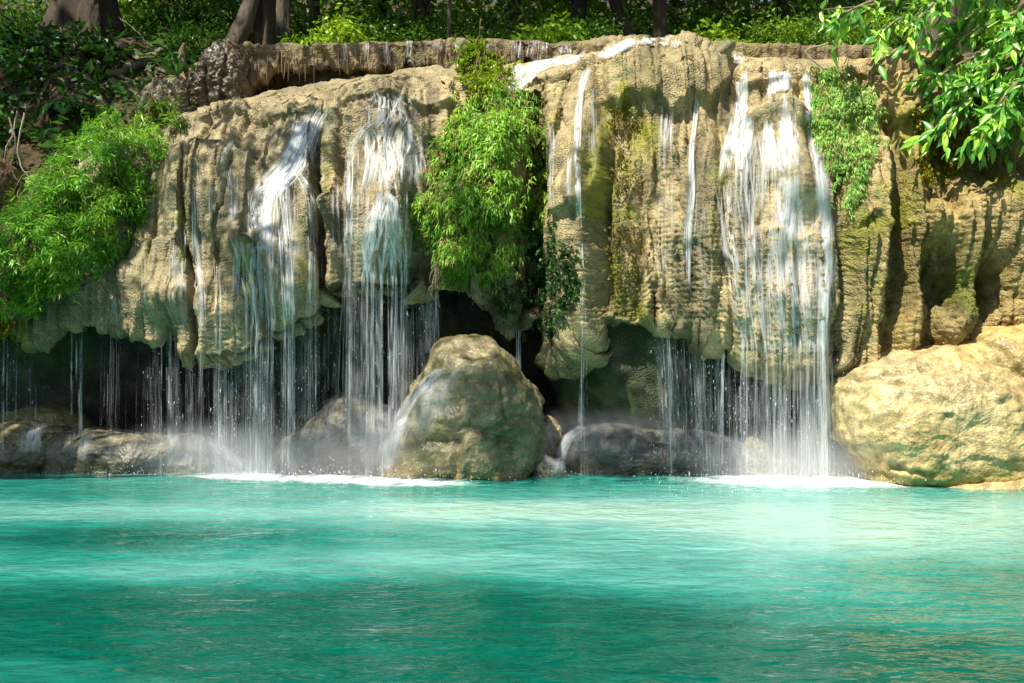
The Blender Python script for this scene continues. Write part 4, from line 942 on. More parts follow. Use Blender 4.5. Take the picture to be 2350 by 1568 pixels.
# ------------------------------------------------------------------ broad-leaved tree reaching in from the right
def big_leaf(seed, L_=.142, W_=.047):
    r = np.random.default_rng(seed); n = 7; t = np.linspace(0, 1, n); w = W_ * np.sin(np.pi * t ** .8) ** .8 * .5; w[0] = .002; w[-1] = .001
    z = -.22 * L_ * t ** 2 + .02 * L_ * np.sin(t * 9 + seed); x = .05 * L_ * np.sin(t * 3 + seed)
    V = np.stack([np.stack([x - w, t * L_, z + w * .45], -1), np.stack([x, t * L_, z], -1), np.stack([x + w, t * L_, z + w * .45], -1)], 1)
    return V.reshape(-1, 3), grid_faces(n, 3)
tw = [[(2450,30),(2330,140),(2230,215),(2145,300)], [(2450,0),(2300,100),(2205,145),(2135,185)], [(2450,110),(2335,190),(2285,250),(2245,300)], [(2430,-20),(2270,55),(2185,100),(2140,140)],
      [(2330,-70),(2160,-30),(2010,10),(1890,22)], [(2330,-60),(2160,0),(2060,45),(2012,92)], [(2460,140),(2385,205),(2345,265)], [(2240,-60),(2130,20),(2095,75)], [(2450,70),(2310,160),(2215,190),(2150,225)],
      [(2450,60),(2380,120),(2320,200),(2290,290)], [(2400,-40),(2330,40),(2290,110),(2260,170)], [(2450,-20),(2390,60),(2350,130),(2335,200)], [(2260,-70),(2080,-25),(1960,20),(1925,45)], [(2460,180),(2400,220),(2370,280)], [(2440,-30),(2360,30),(2310,80),(2280,130)], [(2440,20),(2380,80),(2340,160),(2300,230)], [(2360,-60),(2270,0),(2220,50),(2190,70)], [(2460,100),(2360,150),(2260,170),(2190,215)], [(2460,150),(2380,180),(2310,240),(2265,275)]]
t_root = np.array([7.2, 10.3, -.3])
rt = thing('tree', 'broad-leaved tree with glossy leaves reaching in at the top right corner', 'tree', t_root)
tr_top = np.array([6.5, 10.6, 5.5])
add('trunk', trunk_mesh(np.array([(0, 0, 0), (.2, .1, 1.6), (0, 0, 3.6), tr_top - t_root + [0, 0, .6]]), .22, .12, 530, TRUNKC[1], .1), rt)
LP, LD, LB, BR = [], [], [], []
for k, pp in enumerate(tw):
    Y0 = 10.7 + .2 * math.sin(k * 2.4); w = [P(u, v, Y0 + .15 * math.cos(k + j)) for j, (u, v) in enumerate(pp)]
    pts = smooth_path([tr_top + [0, 0, .25 * (k % 3)]] + w, 26)
    v, f = tube_arrays(pts - t_root, np.linspace(.04, .004, 26) ** 1.0, 6, k, .2); BR.append(add('branch', mesh_np('branch', v, f, M['bark'], True, np.tile([.22, .17, .11], (len(v), 1))), rt))
    tan = unit(np.gradient(pts, axis=0))
    for j in range(9, 26, 2):
        for s in range(2):
            dv = unit(tan[j] * .6 + rng.normal(size=3) * [.6, .5, .5] + [0, 0, -.25]); L_ = rng.uniform(.10, .30)
            q = smooth_path([pts[j], pts[j] + dv * L_ * .5, pts[j] + dv * L_ + [0, 0, -.06]], 7)
            v, f = tube_arrays(q - t_root, np.linspace(.005, .002, 7), 4); add('twig', mesh_np('twig', v, f, M['stem'], True, np.tile([.2, .17, .07], (len(v), 1))), BR[-1])
            for i in (1, 2, 3, 3, 4, 5, 6, 6):
                LB.append(k); LP.append(q[i]); LD.append(unit(dv + .55 * rng.normal(size=3) + [-.15, 0, -.35]))
    for i in range(10, 26): LB.append(k); LP.append(pts[i]); LD.append(unit(tan[i] + .6 * rng.normal(size=3) + [0, 0, -.3]))
LP = np.array(LP); LD = np.array(LD); uu, vv_ = UV(LP); kp = (uu > 1885) & (rng.random(len(LP)) < np.interp(uu, [1885, 2080, 2130, 2200], [.55, .55, .85, 1])); LP = LP[kp]; LD = LD[kp]; LB = np.array(LB)[kp]
def leaf_basis(d):
    up = unit(np.array([-.2, -.55, .8]) + .45 * rng.normal(size=3)); x = unit(np.cross(d, up)); z = np.cross(x, d)
    return np.stack([x, d, z], 1)
LC = [(.12, .33, .045), (.21, .45, .05), (.34, .52, .06), (.08, .24, .04)]
LM = []
for k in range(6):
    v, f = big_leaf(k); LM.append(mesh_np('leaf', v, f, M['glossy_leaf'], True, np.tile(LC[k % 4], (len(v), 1))))
uu, vv_ = UV(LP); vis = (uu > 1880) & (uu < 2360) & (vv_ > -10); idx = rng.permutation(np.where(vis)[0]); part_i = idx[:300]; A = Acc(); ps = set(part_i.tolist())
for i in range(len(LP)):
    R_ = leaf_basis(LD[i]); s = rng.uniform(.5, 1.3)
    if i in ps:
        o = bpy.data.objects.new('leaf', LM[i % 6]); C.objects.link(o); o.parent = BR[LB[i]]
        m4 = np.eye(4); m4[:3, :3] = R_ * s; m4[:3, 3] = LP[i] - t_root; o.matrix_basis = Matrix(m4.tolist())
    else:
        v, f = big_leaf(i % 6); A.put(v @ (R_ * s).T + LP[i] - t_root, f, np.array(LC[i % 4]) * rng.uniform(.75, 1.25))
fo_ = add('foliage', A.mesh('foliage', M['glossy_leaf']), rt, kind='stuff')

# ------------------------------------------------------------------ unseen trees around the pool, crowns shaped to shade chosen areas
def shade_prob(u, v):
    """how leafy the canopy is towards the sun, seen from the place at (u, v)"""
    p = 0.0
    if v < 80 and u > 520: return .45
    if v < 1085:
        p = float(np.interp(u, [-200, 0, 60, 380, 420, 930, 980, 1240, 1260, 1900, 2150, 2250, 2400], [.9, .4, .05, .08, .5, .5, .05, .06, .02, .02, .0, .0, .0]))
        if u < 520 and v < 300: p = 2.4
        if 380 < u < 1080 and v < 260: p = .55
        if 300 < u < 560 and 540 < v < 830: p = .3
        if 230 < v < 640 and (570 < u < 770 or 790 < u < 970): p = .05
        if v > 850 and 560 < u < 880: p = 1.0
        if v > 930 and u < 560: p = .75
        if 870 < u < 1250 and v > 790: p = .95
        if 1250 <= u < 1700 and v > 940: p = 1.5
        if u > 1860 and v > 700: p = .0
    else:
        p = .0
    return p
SITES = [np.array([-8.6, 6.5]), np.array([-8.2, -.5]), np.array([9.5, 5.5])]
clus = [[] for _ in SITES]
r9 = np.random.default_rng(77)
for k in range(5500):
    u = r9.uniform(-250, 2500); v = r9.uniform(0, 1568)
    if r9.random() > .115 * shade_prob(u, v): continue
    if v > 1095: Yw = EYE * FPX / (v - 784); p = P(u, v, Yw)
    else:
        h = cast(u, v, [cliff_bvh, bank_bvh, upper_bvh, ground_bvh] + boulder_bvh)
        if h is None: continue
        p = h[0]
        if p[1] > 16: p = P(u, v, 15.2)
    q = p + SUN * ((r9.uniform(7.4, 10.2) - p[2]) / SUN[2])
    if q[1] > .4 and q[2] < EYE + .311 * q[1] * 1.1 + .6: continue
    i = int(np.argmin([np.hypot(*(q[:2] - s)) for s in SITES])); clus[i].append(q)
for i, (lb, s) in enumerate(zip(['tall shade tree on the left bank leaning over the pool', 'shade tree on the near left shore', 'shade tree on the right shore outside the pool'], SITES)):
    cl = np.array(clus[i])
    if len(cl) < 3: continue
    zb = shore_bvh.ray_cast(Vector((s[0], s[1], 20)), Vector((0, 0, -1)))[0].z - .1; base = np.array([s[0], s[1], zb]); cen = cl.mean(0)
    t = thing('tree', lb, 'tree', base); top = np.array([s[0], s[1], 6.2]) * [.75, .75, 1] + cen * [.25, .25, 0]
    add('trunk', trunk_mesh(np.array([(0, 0, 0), (top - base) * .33 + [.1, 0, 0], (top - base) * .66, top - base]), .26, .15, 540 + i, TRUNKC[1], .15), t)
    n = 46; pos = np.repeat(cl, n, 0) + r9.normal(size=(len(cl) * n, 3)) * np.repeat(r9.uniform(.14, .24, (len(cl), 1)), n, 0)
    m_ = len(pos); v, f, c = leaves(pos - base, unit(r9.normal(size=(m_, 3)) + [0, 0, -.3]), unit(np.array([0, 0, 1.]) + .5 * r9.normal(size=(m_, 3))), .15 * r9.uniform(.7, 1.3, m_), .068 * r9.uniform(.7, 1.3, m_), lerp(np.array([.03, .09, .01]), np.array([.09, .2, .02]), r9.random((m_, 1))))
    add('crown', mesh_np('crown', v, f, M['leaf'], False, c), t)
    far = cl[[0]]                                  # limbs reach spread-out clusters
    while len(far) < min(22, len(cl)):
        d = np.min(np.linalg.norm(cl[:, None] - far[None], axis=2), 1); far = np.vstack([far, cl[[np.argmax(d)]]])
    for k, e in enumerate(far):
        pts = smooth_path([top - base - [0, 0, .3], lerp(top, e, .5) - base + [0, 0, .5], e - base], 12); v, f = tube_arrays(pts, np.linspace(.045, .010, 12), 6, k, .2)
        add('limb', mesh_np('limb', v, f, M['bark'], True, np.tile(TRUNKC[k % 2], (len(v), 1))), t)
    print('shade', lb, len(cl))

# small sprigs on the right rim and dry leaves lying on the ledges
for k, (u, v) in enumerate([(2032, 150), (2052, 148)]):
    h = cast(u, v + 8, [cliff_bvh])
    if h is None: continue
    t = thing('sprig', ['upright yellow-green sprig on the right rim, left of two', 'leaning yellow-green sprig on the right rim, right of two'][k], 'plant', h[0])
    pts = smooth_path([(0, 0, -.02), (.02 * (1 + 4 * k), -.02, .08), (.03 + .12 * k, -.03, .15)], 8); vv, ff = tube_arrays(pts, np.linspace(.004, .002, 8), 4); add('stem', mesh_np('stem', vv, ff, M['stem'], True, np.tile([.3, .26, .08], (len(vv), 1))), t)
    for i in range(1, 8):
        d = unit(np.array([(-1) ** i * .8, -.3, .3])); vv, ff, cc = leaves(pts[[i]], d[None], np.array([[0, -.6, .8]]), .05, .022, np.array([[.34, .42, .04]])); add('leaf', mesh_np('leaf', vv, ff, M['leaf'], False, cc), t)
r5 = np.random.default_rng(5); DL = []
for k in range(3):
    vv, ff, cc = leaves(np.zeros((1, 3)), np.array([[1., 0, 0]]), np.array([[0, 0, 1.]]), .085, .04, np.array([[(.36, .22, .07), (.20, .11, .05), (.42, .33, .09)][k]]), .3, -.12); DL.append(mesh_np('fallen_leaf', vv, ff, M['leaf'], False, cc))
for k in range(34):
    u = r5.uniform(520, 1080) if k < 24 else r5.uniform(1480, 1700); v = r5.uniform(160, 245) - (u - 520) * .06 if k < 24 else r5.uniform(100, 150)
    h = cast(u, v, [cliff_bvh])
    if h is None: continue
    o = add('fallen_leaf', DL[k % 3], None, 'small dry leaf lying on the wet terrace below the upper tier', 'leaf', 'dry leaves on the ledges', None, h[0] + np.array([0, -.03, .02])); o.rotation_euler = (r5.normal() * .5 + .4, r5.normal() * .4, r5.uniform(0, 6))

# dry roots dangling under the hanging bush
for k, (lb, pl) in enumerate([('pale bundle of dry roots hanging down right of the hanging bush', [(1200,540),(1196,600),(1190,680),(1186,770)]), ('brown dead stems dangling from the lower left tip of the hanging bush', [(1005,600),(1003,640),(998,665),(994,690)]), ('thin brown stems dangling from the middle of the hanging bush', [(1085,610),(1088,650),(1092,680),(1095,700)])]):
    h = cast(pl[0][0], pl[0][1], [cliff_bvh]); Y0 = h[0][1] - .22; b0 = P(*pl[0], Y0); t = thing('hanging_roots', lb, 'roots', b0)
    for q in range([16, 8, 7][k]):
        w = smooth_path([P(u + r5.normal() * 5 * (1 + .4 * i), v + (r5.uniform(-30, 20) if i == 3 else 0), Y0 + r5.normal() * .03) for i, (u, v) in enumerate(pl)], 14)
        vv, ff = tube_arrays(w - b0, np.linspace(.0055, .002, 14), 5); add('root', mesh_np('root', vv, ff, M['stem'], True, np.tile(lerp(np.array([.2, .14, .07]), np.array([.48, .42, .28]), r5.random() * (1 if k == 0 else .4)), (len(vv), 1))), t)

# ------------------------------------------------------------------ falling water
def fall_mat(name, tint=(0.93, 0.95, 0.96), freq=5.0, lo=0.33, hi=0.68, gain=1.0):
    m, nt, b = new_mat(name); L = nt.links.new
    uv = N(nt, 'ShaderNodeUVMap', uv_map='UVMap'); at = N(nt, 'ShaderNodeVertexColor', layer_name='Col'); sp = N(nt, 'ShaderNodeSeparateColor'); L(at.outputs[0], sp.inputs[0])
    sx = N(nt, 'ShaderNodeSeparateXYZ'); L(uv.outputs[0], sx.inputs[0])
    # soft edges across the strand
    ab = N(nt, 'ShaderNodeMath', operation='PINGPONG'); ab.inputs[1].default_value = 0.5; L(sx.outputs[0], ab.inputs[0])
    ed = N(nt, 'ShaderNodeMapRange', interpolation_type='SMOOTHSTEP'); ed.inputs[1].default_value = 0.0; ed.inputs[2].default_value = 0.42; L(ab.outputs[0], ed.inputs[0])
    # streaks: w = width-proportional frequency stored in blue
    fx = N(nt, 'ShaderNodeMath', operation='MULTIPLY'); L(sx.outputs[0], fx.inputs[0]); L(sp.outputs[2], fx.inputs[1])
    fx2 = N(nt, 'ShaderNodeMath', operation='MULTIPLY_ADD'); L(sp.outputs[1], fx2.inputs[0]); fx2.inputs[1].default_value = 97.0; L(fx.outputs[0], fx2.inputs[2])
    cb_ = N(nt, 'ShaderNodeCombineXYZ'); L(fx2.outputs[0], cb_.inputs[0]); fy = N(nt, 'ShaderNodeMath', operation='MULTIPLY'); fy.inputs[1].default_value = 0.75; L(sx.outputs[1], fy.inputs[0]); L(fy.outputs[0], cb_.inputs[1])
    no = N(nt, 'ShaderNodeTexNoise', i_Scale=freq, i_Detail=2.0, i_Roughness=0.5); L(cb_.outputs[0], no.inputs['Vector'])
    st = N(nt, 'ShaderNodeMapRange', interpolation_type='SMOOTHSTEP'); st.inputs[1].default_value = lo; st.inputs[2].default_value = hi; L(no.outputs['Fac'], st.inputs[0])
    a1 = N(nt, 'ShaderNodeMath', operation='MULTIPLY'); L(ed.outputs[0], a1.inputs[0]); L(st.outputs[0], a1.inputs[1])
    a2 = N(nt, 'ShaderNodeMath', operation='MULTIPLY', use_clamp=True); L(a1.outputs[0], a2.inputs[0]); L(sp.outputs[0], a2.inputs[1])
    di = N(nt, 'ShaderNodeBsdfDiffuse'); di.inputs[0].default_value = (*tint, 1); tr = N(nt, 'ShaderNodeBsdfTranslucent'); tr.inputs[0].default_value = (*tint, 1)
    m1 = N(nt, 'ShaderNodeMixShader'); m1.inputs[0].default_value = 0.45; L(di.outputs[0], m1.inputs[1]); L(tr.outputs[0], m1.inputs[2])
    tp = N(nt, 'ShaderNodeBsdfTransparent'); m2 = N(nt, 'ShaderNodeMixShader'); L(a2.outputs[0], m2.inputs[0]); L(tp.outputs[0], m2.inputs[1]); L(m1.outputs[0], m2.inputs[2])
    L(m2.outputs[0], nt.nodes['Material Output'].inputs[0])
    return m
M['fall'] = fall_mat('falling_water')

def ribbon(A, pts, wid, alpha, out=(0, -1, .15), seed=None, freq=None, bulge=.25):
    pts = np.asarray(pts, float); n = len(pts); wid = np.broadcast_to(wid, n)
    t = unit(np.gradient(pts, axis=0)); o = np.broadcast_to(np.asarray(out, float), (n, 3)); s = unit(np.cross(t, o)); o = unit(np.cross(s, t))
    V = np.stack([pts - s * wid[:, None] * .5, pts + o * wid[:, None] * bulge * .5, pts + s * wid[:, None] * .5], 1)
    ln = np.r_[0, np.cumsum(np.linalg.norm(np.diff(pts, axis=0), axis=1))]; off = rng.uniform(0, 50)
    uv = np.stack([np.broadcast_to([0, .5, 1.], (n, 3)), np.broadcast_to((ln + off)[:, None], (n, 3))], -1).reshape(-1, 2)
    al = np.broadcast_to(alpha, n); f = freq if freq is not None else max(.25, float(np.mean(wid)) * 9)
    c = np.stack([np.repeat(al, 3), np.full(n * 3, rng.random() if seed is None else seed), np.full(n * 3, f)], -1)
    A.put(V.reshape(-1, 3), grid_faces(n, 3), c, uv)

ALLROCK = [cliff_bvh, upper_bvh] + boulder_bvh
def drop_z(x, y, z0, first=.12):
    """height at which a strand falling from (x,y,z0) lands: the pool or a boulder"""
    best = 0.0
    for b in boulder_bvh:
        h = b.ray_cast(Vector((x, y, z0 - first)), Vector((0, 0, -1)))
        if h[0] is not None and h[0].z > best: best = h[0].z
    return best

def surf_path(ctrl, n, lift=.012):
    """picture polyline laid on the rock face"""
    out = []
    for u, v in smooth_path(ctrl, n):
        h = cast(u, v, [cliff_bvh, upper_bvh])
        if h is None: continue
        p = h[0] + np.array([0, -lift, lift * .4])
        if out and abs(p[1] - out[-1][1]) > .33:
            if len(out) < 8: out = []
            else: break
        out.append(p)
    out = np.array(out)
    if len(out) > 5:                                # smooth the depth, keep outermost
        y = np.minimum(out[:, 1], np.convolve(np.pad(out[:, 1], 2, mode='edge'), np.ones(5) / 5, 'valid')); out[:, 1] = y
    return out

def free_fall(p0, dy=-.05, dx=0.0, n=14, zend=None):
    z1 = drop_z(p0[0], p0[1] + dy, p0[2]) if zend is None else zend
    t = np.linspace(0, 1, n) ** 1.0
    h = max(p0[2] - z1, .02)
    return np.stack([p0[0] + dx * np.sqrt(t), p0[1] + dy * np.sqrt(t), p0[2] - h * t], -1)

def cascade(label, flows, group=None, seed=0, name='cascade'):
    """flows: (centre polyline, half-width px start, half-width px end, strands, alpha, strand width m, falls free at end)"""
    A = Acc()
    for ctrl, w0, w1, ns, al, sw, ff in flows:
        ctrl = np.array(ctrl, float); m = len(ctrl)
        for k in range(ns):
            o0 = rng.uniform(-1, 1); wob = rng.normal(0, .18, m); hw = np.linspace(w0, w1, m)
            c = ctrl + np.stack([hw * np.clip(o0 + wob, -1.2, 1.2), rng.normal(0, 3, m)], -1)
            i0 = 0 if rng.random() < .6 else rng.integers(0, max(1, m - 2)); i1 = m if rng.random() < .75 or ff else rng.integers(min(i0 + 2, m), m + 1)
            c = c[i0:i1]
            if len(c) >= 2:
                if i0 == 0: c[0] = lerp(c[0], c[1], rng.uniform(-.1, .3))
                if i1 == m and not ff: c[-1] = lerp(c[-2], c[-1], rng.uniform(.5, 1.25))
            if len(c) < 2: c = ctrl
            p = surf_path(c, 14 + 6 * len(c), rng.uniform(.008, .03))
            if len(p) < 4: continue
            w = sw * rng.lognormal(0, .5); k0 = None
            if ff and rng.random() < ff:
                q = free_fall(p[-1], -rng.uniform(.01, .08), rng.normal() * .02); k0 = len(p); p = np.vstack([p, q[1:]])
            a = al * 1.15 * rng.uniform(.4, 1.2) * np.ones(len(p)); a[:2] *= .5; wv = np.ones(len(p))
            if not ff or k0 is None:
                tt = np.linspace(0, 1, len(p)); lg = np.linalg.norm(p[-1] - p[0]); k_ = float(np.clip(lg / .7, .25, 1)); a = a * sstep(0, rng.uniform(.08, .3) * k_, tt) * sstep(1, 1 - rng.uniform(.2, .6) * k_, tt)
            if k0: a[k0:] *= rng.uniform(.25, .7); wv[k0:] = .55
            ribbon(A, p, w * rng.uniform(.8, 1.2) * wv, np.clip(a, 0, 1))
    return add(name, A.mesh(name, M['fall']), label=label, cat='waterfall', group=group)

cascade('broad white cascade sliding diagonally down the left mound', [
    ([(738,250),(715,290),(690,335),(668,385),(635,425),(612,470)], 20, 34, 60, 1.0, .022, 0), ([(745,252),(722,300),(705,360),(712,430)], 14, 20, 22, .8, .02, 0), ([(690,262),(682,310),(660,370),(620,420),(600,460)], 12, 26, 30, .85, .022, 0), ([(690,285),(680,330),(660,380)], 14, 22, 18, .85, .022, 0),
    ([(690,330),(672,385),(640,425),(612,450),(602,520),(600,620),(605,735)], 26, 28, 34, .75, .03, .5), ([(660,395),(650,440),(655,520),(660,620),(665,742)], 20, 14, 12, .8, .025, .9),
    ([(680,390),(705,425),(720,470),(724,560),(722,690)], 14, 14, 14, .65, .025, .6), ([(620,430),(605,480),(600,600)], 20, 24, 8, .28, .14, 0)])
cascade('wide white cascade fanning over the stepped ledge beside the hanging bush', [
    ([(905,214),(905,240),(900,275),(895,300)], 55, 62, 40, .9, .022, 0), ([(895,285),(890,330),(895,380),(890,450)], 50, 52, 50, .85, .03, 0),
    ([(850,285),(822,312),(805,350),(802,430),(800,540),(800,638)], 16, 10, 16, .7, .022, .8), ([(940,300),(955,340),(962,400),(965,440)], 22, 18, 18, .6, .02, 0),
    ([(888,450),(886,475),(884,520),(884,580),(886,636)], 20, 52, 52, .75, .025, .6), ([(885,440),(870,470),(850,520),(846,600),(848,638)], 10, 12, 14, .6, .02, .9), ([(895,330),(890,400),(888,450)], 40, 40, 8, .25, .16, 0)])
cascade('thin trickles down the bulging left mound face', [
    ([(524,385),(528,420),(532,480),(535,520)], 5, 8, 8, .8, .02, 0), ([(490,420),(488,470),(490,540)], 8, 10, 6, .5, .015, 0), ([(445,430),(450,500),(452,600),(466,640),(468,740)], 8, 6, 9, .6, .015, .5),
    ([(410,480),(415,560),(412,640),(430,700)], 14, 16, 9, .45, .018, 0), ([(500,600),(502,700),(502,792)], 6, 6, 6, .6, .016, 1), ([(560,640),(572,690),(574,760)], 5, 8, 6, .6, .012, .8), ([(545,540),(560,590),(566,650)], 22, 18, 9, .5, .02, .3),
    ([(265,680),(262,720)], 6, 8, 5, .6, .015, 1), ([(385,400),(380,450)], 6, 8, 4, .4, .012, 0), ([(570,440),(575,520)], 20, 20, 6, .4, .015, 0), ([(345,350),(352,380)], 5, 6, 4, .7, .02, 0), ([(540,320),(520,350),(515,385)], 12, 14, 8, .35, .03, 0)])
veil = []
for k in range(46):
    u = rng.uniform(300, 960); v0 = rng.uniform(300, 560) if u > 400 else rng.uniform(420, 600); x = (u - 1175) / FPX * 11.2; vl = UV(np.array([x, np.interp(x, xs, yD), np.interp(x, xs, zD)]))[1] - 6
    if vl - v0 < 60: continue
    veil.append(([(u + rng.normal() * 8, v0), (u, lerp(v0, vl, .5)), (u + rng.normal() * 6, vl)], 5, 9, rng.integers(2, 5), rng.uniform(.2, .5), rng.uniform(.012, .03), .15))
cascade('thin silky threads of water spread over the whole left mound', veil)
cascade('tall narrow white fall right of the hanging bush', [
    ([(1345,155),(1330,215),(1326,300),(1325,430),(1328,520)], 10, 5, 12, .95, .03, 0), ([(1328,400),(1330,520),(1336,640)], 4, 4, 6, .9, .022, 1), ([(1315,330),(1310,420),(1318,500)], 14, 12, 10, .5, .02, 0),
    ([(1266,270),(1268,350),(1266,440),(1275,500)], 5, 8, 7, .6, .02, 0), ([(1358,190),(1362,300),(1365,420)], 12, 12, 9, .4, .018, 0)])
cascade('slim white trickle down the sunlit face, left of the right cascade', [
    ([(1604,170),(1600,230),(1592,300),(1586,360),(1588,440),(1580,520),(1578,610),(1580,700)], 4, 7, 22, .8, .018, 0), ([(1590,420),(1580,560),(1582,650)], 12, 14, 12, .45, .016, 0)])
cascade('faint veil of trickles on the middle of the sunlit face', [
    ([(1530,245),(1528,330),(1526,420)], 14, 20, 14, .5, .02, 0), ([(1526,420),(1522,560),(1520,640)], 20, 26, 14, .3, .02, 0), ([(1480,230),(1482,260)], 22, 22, 9, .5, .012, 0), ([(1630,420),(1640,600),(1650,720)], 30, 40, 12, .25, .02, 0), ([(1520,560),(1525,680)], 14, 16, 6, .4, .03, 0)])
cascade('biggest white cascade spreading down the right side of the sunlit face', [
    ([(1703,165),(1702,210),(1700,262)], 9, 8, 10, .85, .03, 0), ([(1772,166),(1774,210),(1776,265)], 6, 7, 9, .95, .035, 0), ([(1800,166),(1801,210),(1803,265)], 12, 12, 15, .9, .03, 0), ([(1845,168),(1848,215),(1853,268),(1862,300)], 7, 7, 9, .85, .025, 0), ([(1740,166),(1742,255)], 30, 30, 9, .45, .012, 0),
    ([(1703,160),(1702,215),(1698,280),(1692,340)], 12, 16, 26, 1.0, .026, 0), ([(1772,160),(1774,215),(1778,280),(1780,330)], 9, 14, 24, 1.0, .028, 0), ([(1801,160),(1802,215),(1806,280),(1808,340)], 13, 18, 30, 1.0, .028, 0), ([(1846,162),(1850,215),(1858,280),(1872,340)], 8, 9, 16, .95, .024, 0),
    ([(1705,262),(1695,310),(1685,360),(1680,430)], 24, 34, 56, .85, .032, 0), ([(1790,275),(1790,310),(1795,360),(1805,400)], 34, 36, 44, .85, .038, 0), ([(1815,395),(1812,450),(1812,520),(1815,580)], 22, 30, 38, .85, .045, 0), ([(1768,300),(1766,350),(1770,420)], 8, 12, 14, .8, .03, 0),
    ([(1730,290),(1725,400),(1720,520)], 45, 50, 60, .5, .022, 0), ([(1690,420),(1700,540),(1715,660),(1730,790)], 45, 30, 56, .5, .022, .5), ([(1800,520),(1815,640),(1830,790)], 55, 40, 56, .48, .024, .7), ([(1760,480),(1765,640),(1770,796)], 30, 30, 26, .4, .02, .8),
    ([(1800,300),(1810,420),(1820,560),(1830,700)], 35, 40, 8, .18, .16, 0), ([(1830,560),(1845,700),(1850,795)], 30, 30, 6, .18, .16, .8)])
cascade('silky veil falling along the right edge of the biggest cascade', [
    ([(1858,285),(1872,340),(1884,420),(1893,520),(1890,640),(1885,790)], 8, 10, 26, .7, .03, 1), ([(1862,300),(1880,420),(1890,560),(1888,690)], 14, 16, 10, .35, .1, .4)])
for lb, fl_ in [('pair of bright streams off the upper tier above the wide cascade', [([(941,94),(938,120),(934,150)], 7, 8, 18, 1.0, .02, 0)]), ('bent stream off the upper tier, left of the bright pair', [([(886,95),(888,125),(892,152),(900,165)], 5, 6, 14, 1.0, .018, 0)]),
        ('leftmost thin stream off the upper tier', [([(793,100),(792,130),(785,150)], 4, 5, 12, .95, .016, 0)]), ('thin stream off the upper tier between the leftmost and the bent one', [([(842,98),(842,125),(838,150)], 5, 6, 12, .8, .014, 0)]), ('faint drips off the upper tier left of the shrub', [([(1000,92),(1000,125)], 16, 16, 22, .8, .012, 0)]), ('small drips off the upper tier just beside the shrub', [([(1055,92),(1055,118)], 12, 12, 14, .8, .012, 0)])]:
    cascade(lb, fl_)
for lb, fl_ in [('short bright drips left of the rapids, just right of the shrub top', [([(1120,93),(1118,128)], 16, 16, 12, .8, .014, 0)]), ('row of white drips on the upper tier above the rapids', [([(1185,96),(1183,148)], 16, 16, 14, .85, .014, 0), ([(1235,96),(1232,140)], 22, 20, 18, .85, .016, 0), ([(1210,96),(1208,140)], 30, 30, 14, .6, .012, 0)]),
        ('brightest short fall above the rapids', [([(1300,98),(1295,140)], 14, 16, 18, .95, .02, 0)]),
        ('white rapids running down to the shrub on the rim', [([(1285,140),(1240,155),(1205,175),(1190,205)], 14, 24, 26, .9, .06, 0), ([(1340,128),(1310,142),(1270,155)], 8, 14, 16, .85, .05, 0), ([(1180,150),(1200,165),(1225,185)], 10, 10, 12, .9, .04, 0), ([(1230,160),(1205,185),(1185,210),(1180,225)], 10, 14, 16, .9, .05, 0)]),
        ('white sheet sliding off the rim left of the highest point', [([(1455,97),(1428,111),(1400,123),(1374,134)], 9, 9, 60, 1.0, .05, 0)]),
        ('white sheet pouring over the highest point of the rim', [([(1520,90),(1520,106)], 36, 36, 26, 1.0, .035, 0), ([(1540,92),(1545,110)], 18, 18, 12, .9, .02, 0), ([(1480,92),(1475,106)], 20, 20, 14, .9, .03, 0)])]:
    cascade(lb, fl_)
cascade('small side fall slipping off the rim above the biggest cascade', [([(1686,122),(1695,140),(1712,158)], 8, 12, 16, .9, .03, 0), ([(1655,120),(1665,140)], 14, 14, 8, .5, .02, 0)])

def curtain(label, spans, name='water_curtain'):
    """strands dripping straight from the lip: (u0,u1,count,alpha,width,dx)"""
    A = Acc()
    for u0, u1, n, al, sw, dx in spans:
        for k in range(n + (n // 7 if n > 20 else 0)):
            soft = k >= n
            for _ in range(12):
                u = rng.uniform(u0, u1)
                if u1 - u0 < 40 or vnoise(np.array([u / 17., 3.1, 0.5]), 95) + .6 * vnoise(np.array([u / 5., 7.1, 0.5]), 96) > rng.uniform(-.5, .5): break
            x = (u - 1175) / FPX * 11.15; yl = np.interp(x, xs, yD); zl = np.interp(x, xs, zD); x = (u - 1175) / FPX * yl
            y = yl + rng.uniform(-.10, .25); z0 = zl + rng.uniform(.0, .12)
            p = free_fall((x, y, z0), -rng.uniform(0, .06), dx * rng.uniform(.6, 1.3), 12)
            a = np.ones(len(p)) * al * .55 * rng.lognormal(-.2, .75); 
            i0 = 0 if rng.random() < .6 else rng.integers(1, 6); i1 = len(p) if rng.random() < .7 else rng.integers(7, 12)
            if soft: a = np.full(len(p), rng.uniform(.06, .16))
            ribbon(A, p[i0:i1], (rng.uniform(.05, .14) if soft else sw) * rng.lognormal(0, .45) * np.linspace(.7, 1.3, i1 - i0), np.clip(a[i0:i1], 0, .95))
    return add(name, A.mesh(name, M['fall']), label=label, cat='waterfall')
curtain('dripping curtain under the left mound in front of the dark cave', [(240,330,20,0.17,0.0096,-.03),(330,480,64,0.17,0.0096,.02),(480,620,96,0.2,0.0104,.02),(600,720,64,0.19,0.0096,0),(366,378,5,.8,.02,.01),(498,508,5,.8,.02,0),(660,668,6,.95,.022,0),(560,740,10,0.14,.07,0)])
curtain('curtain of thin strands falling behind the dark sloping boulder', [(745,860,36,0.2,0.0104,0),(840,1005,80,0.23,0.0112,.02),(796,808,6,.6,.03,0),(850,868,8,.8,.022,.02),(905,925,8,.8,.022,-.05),(995,1004,7,.9,.02,.02),(780,1000,10,0.14,.08,0)])
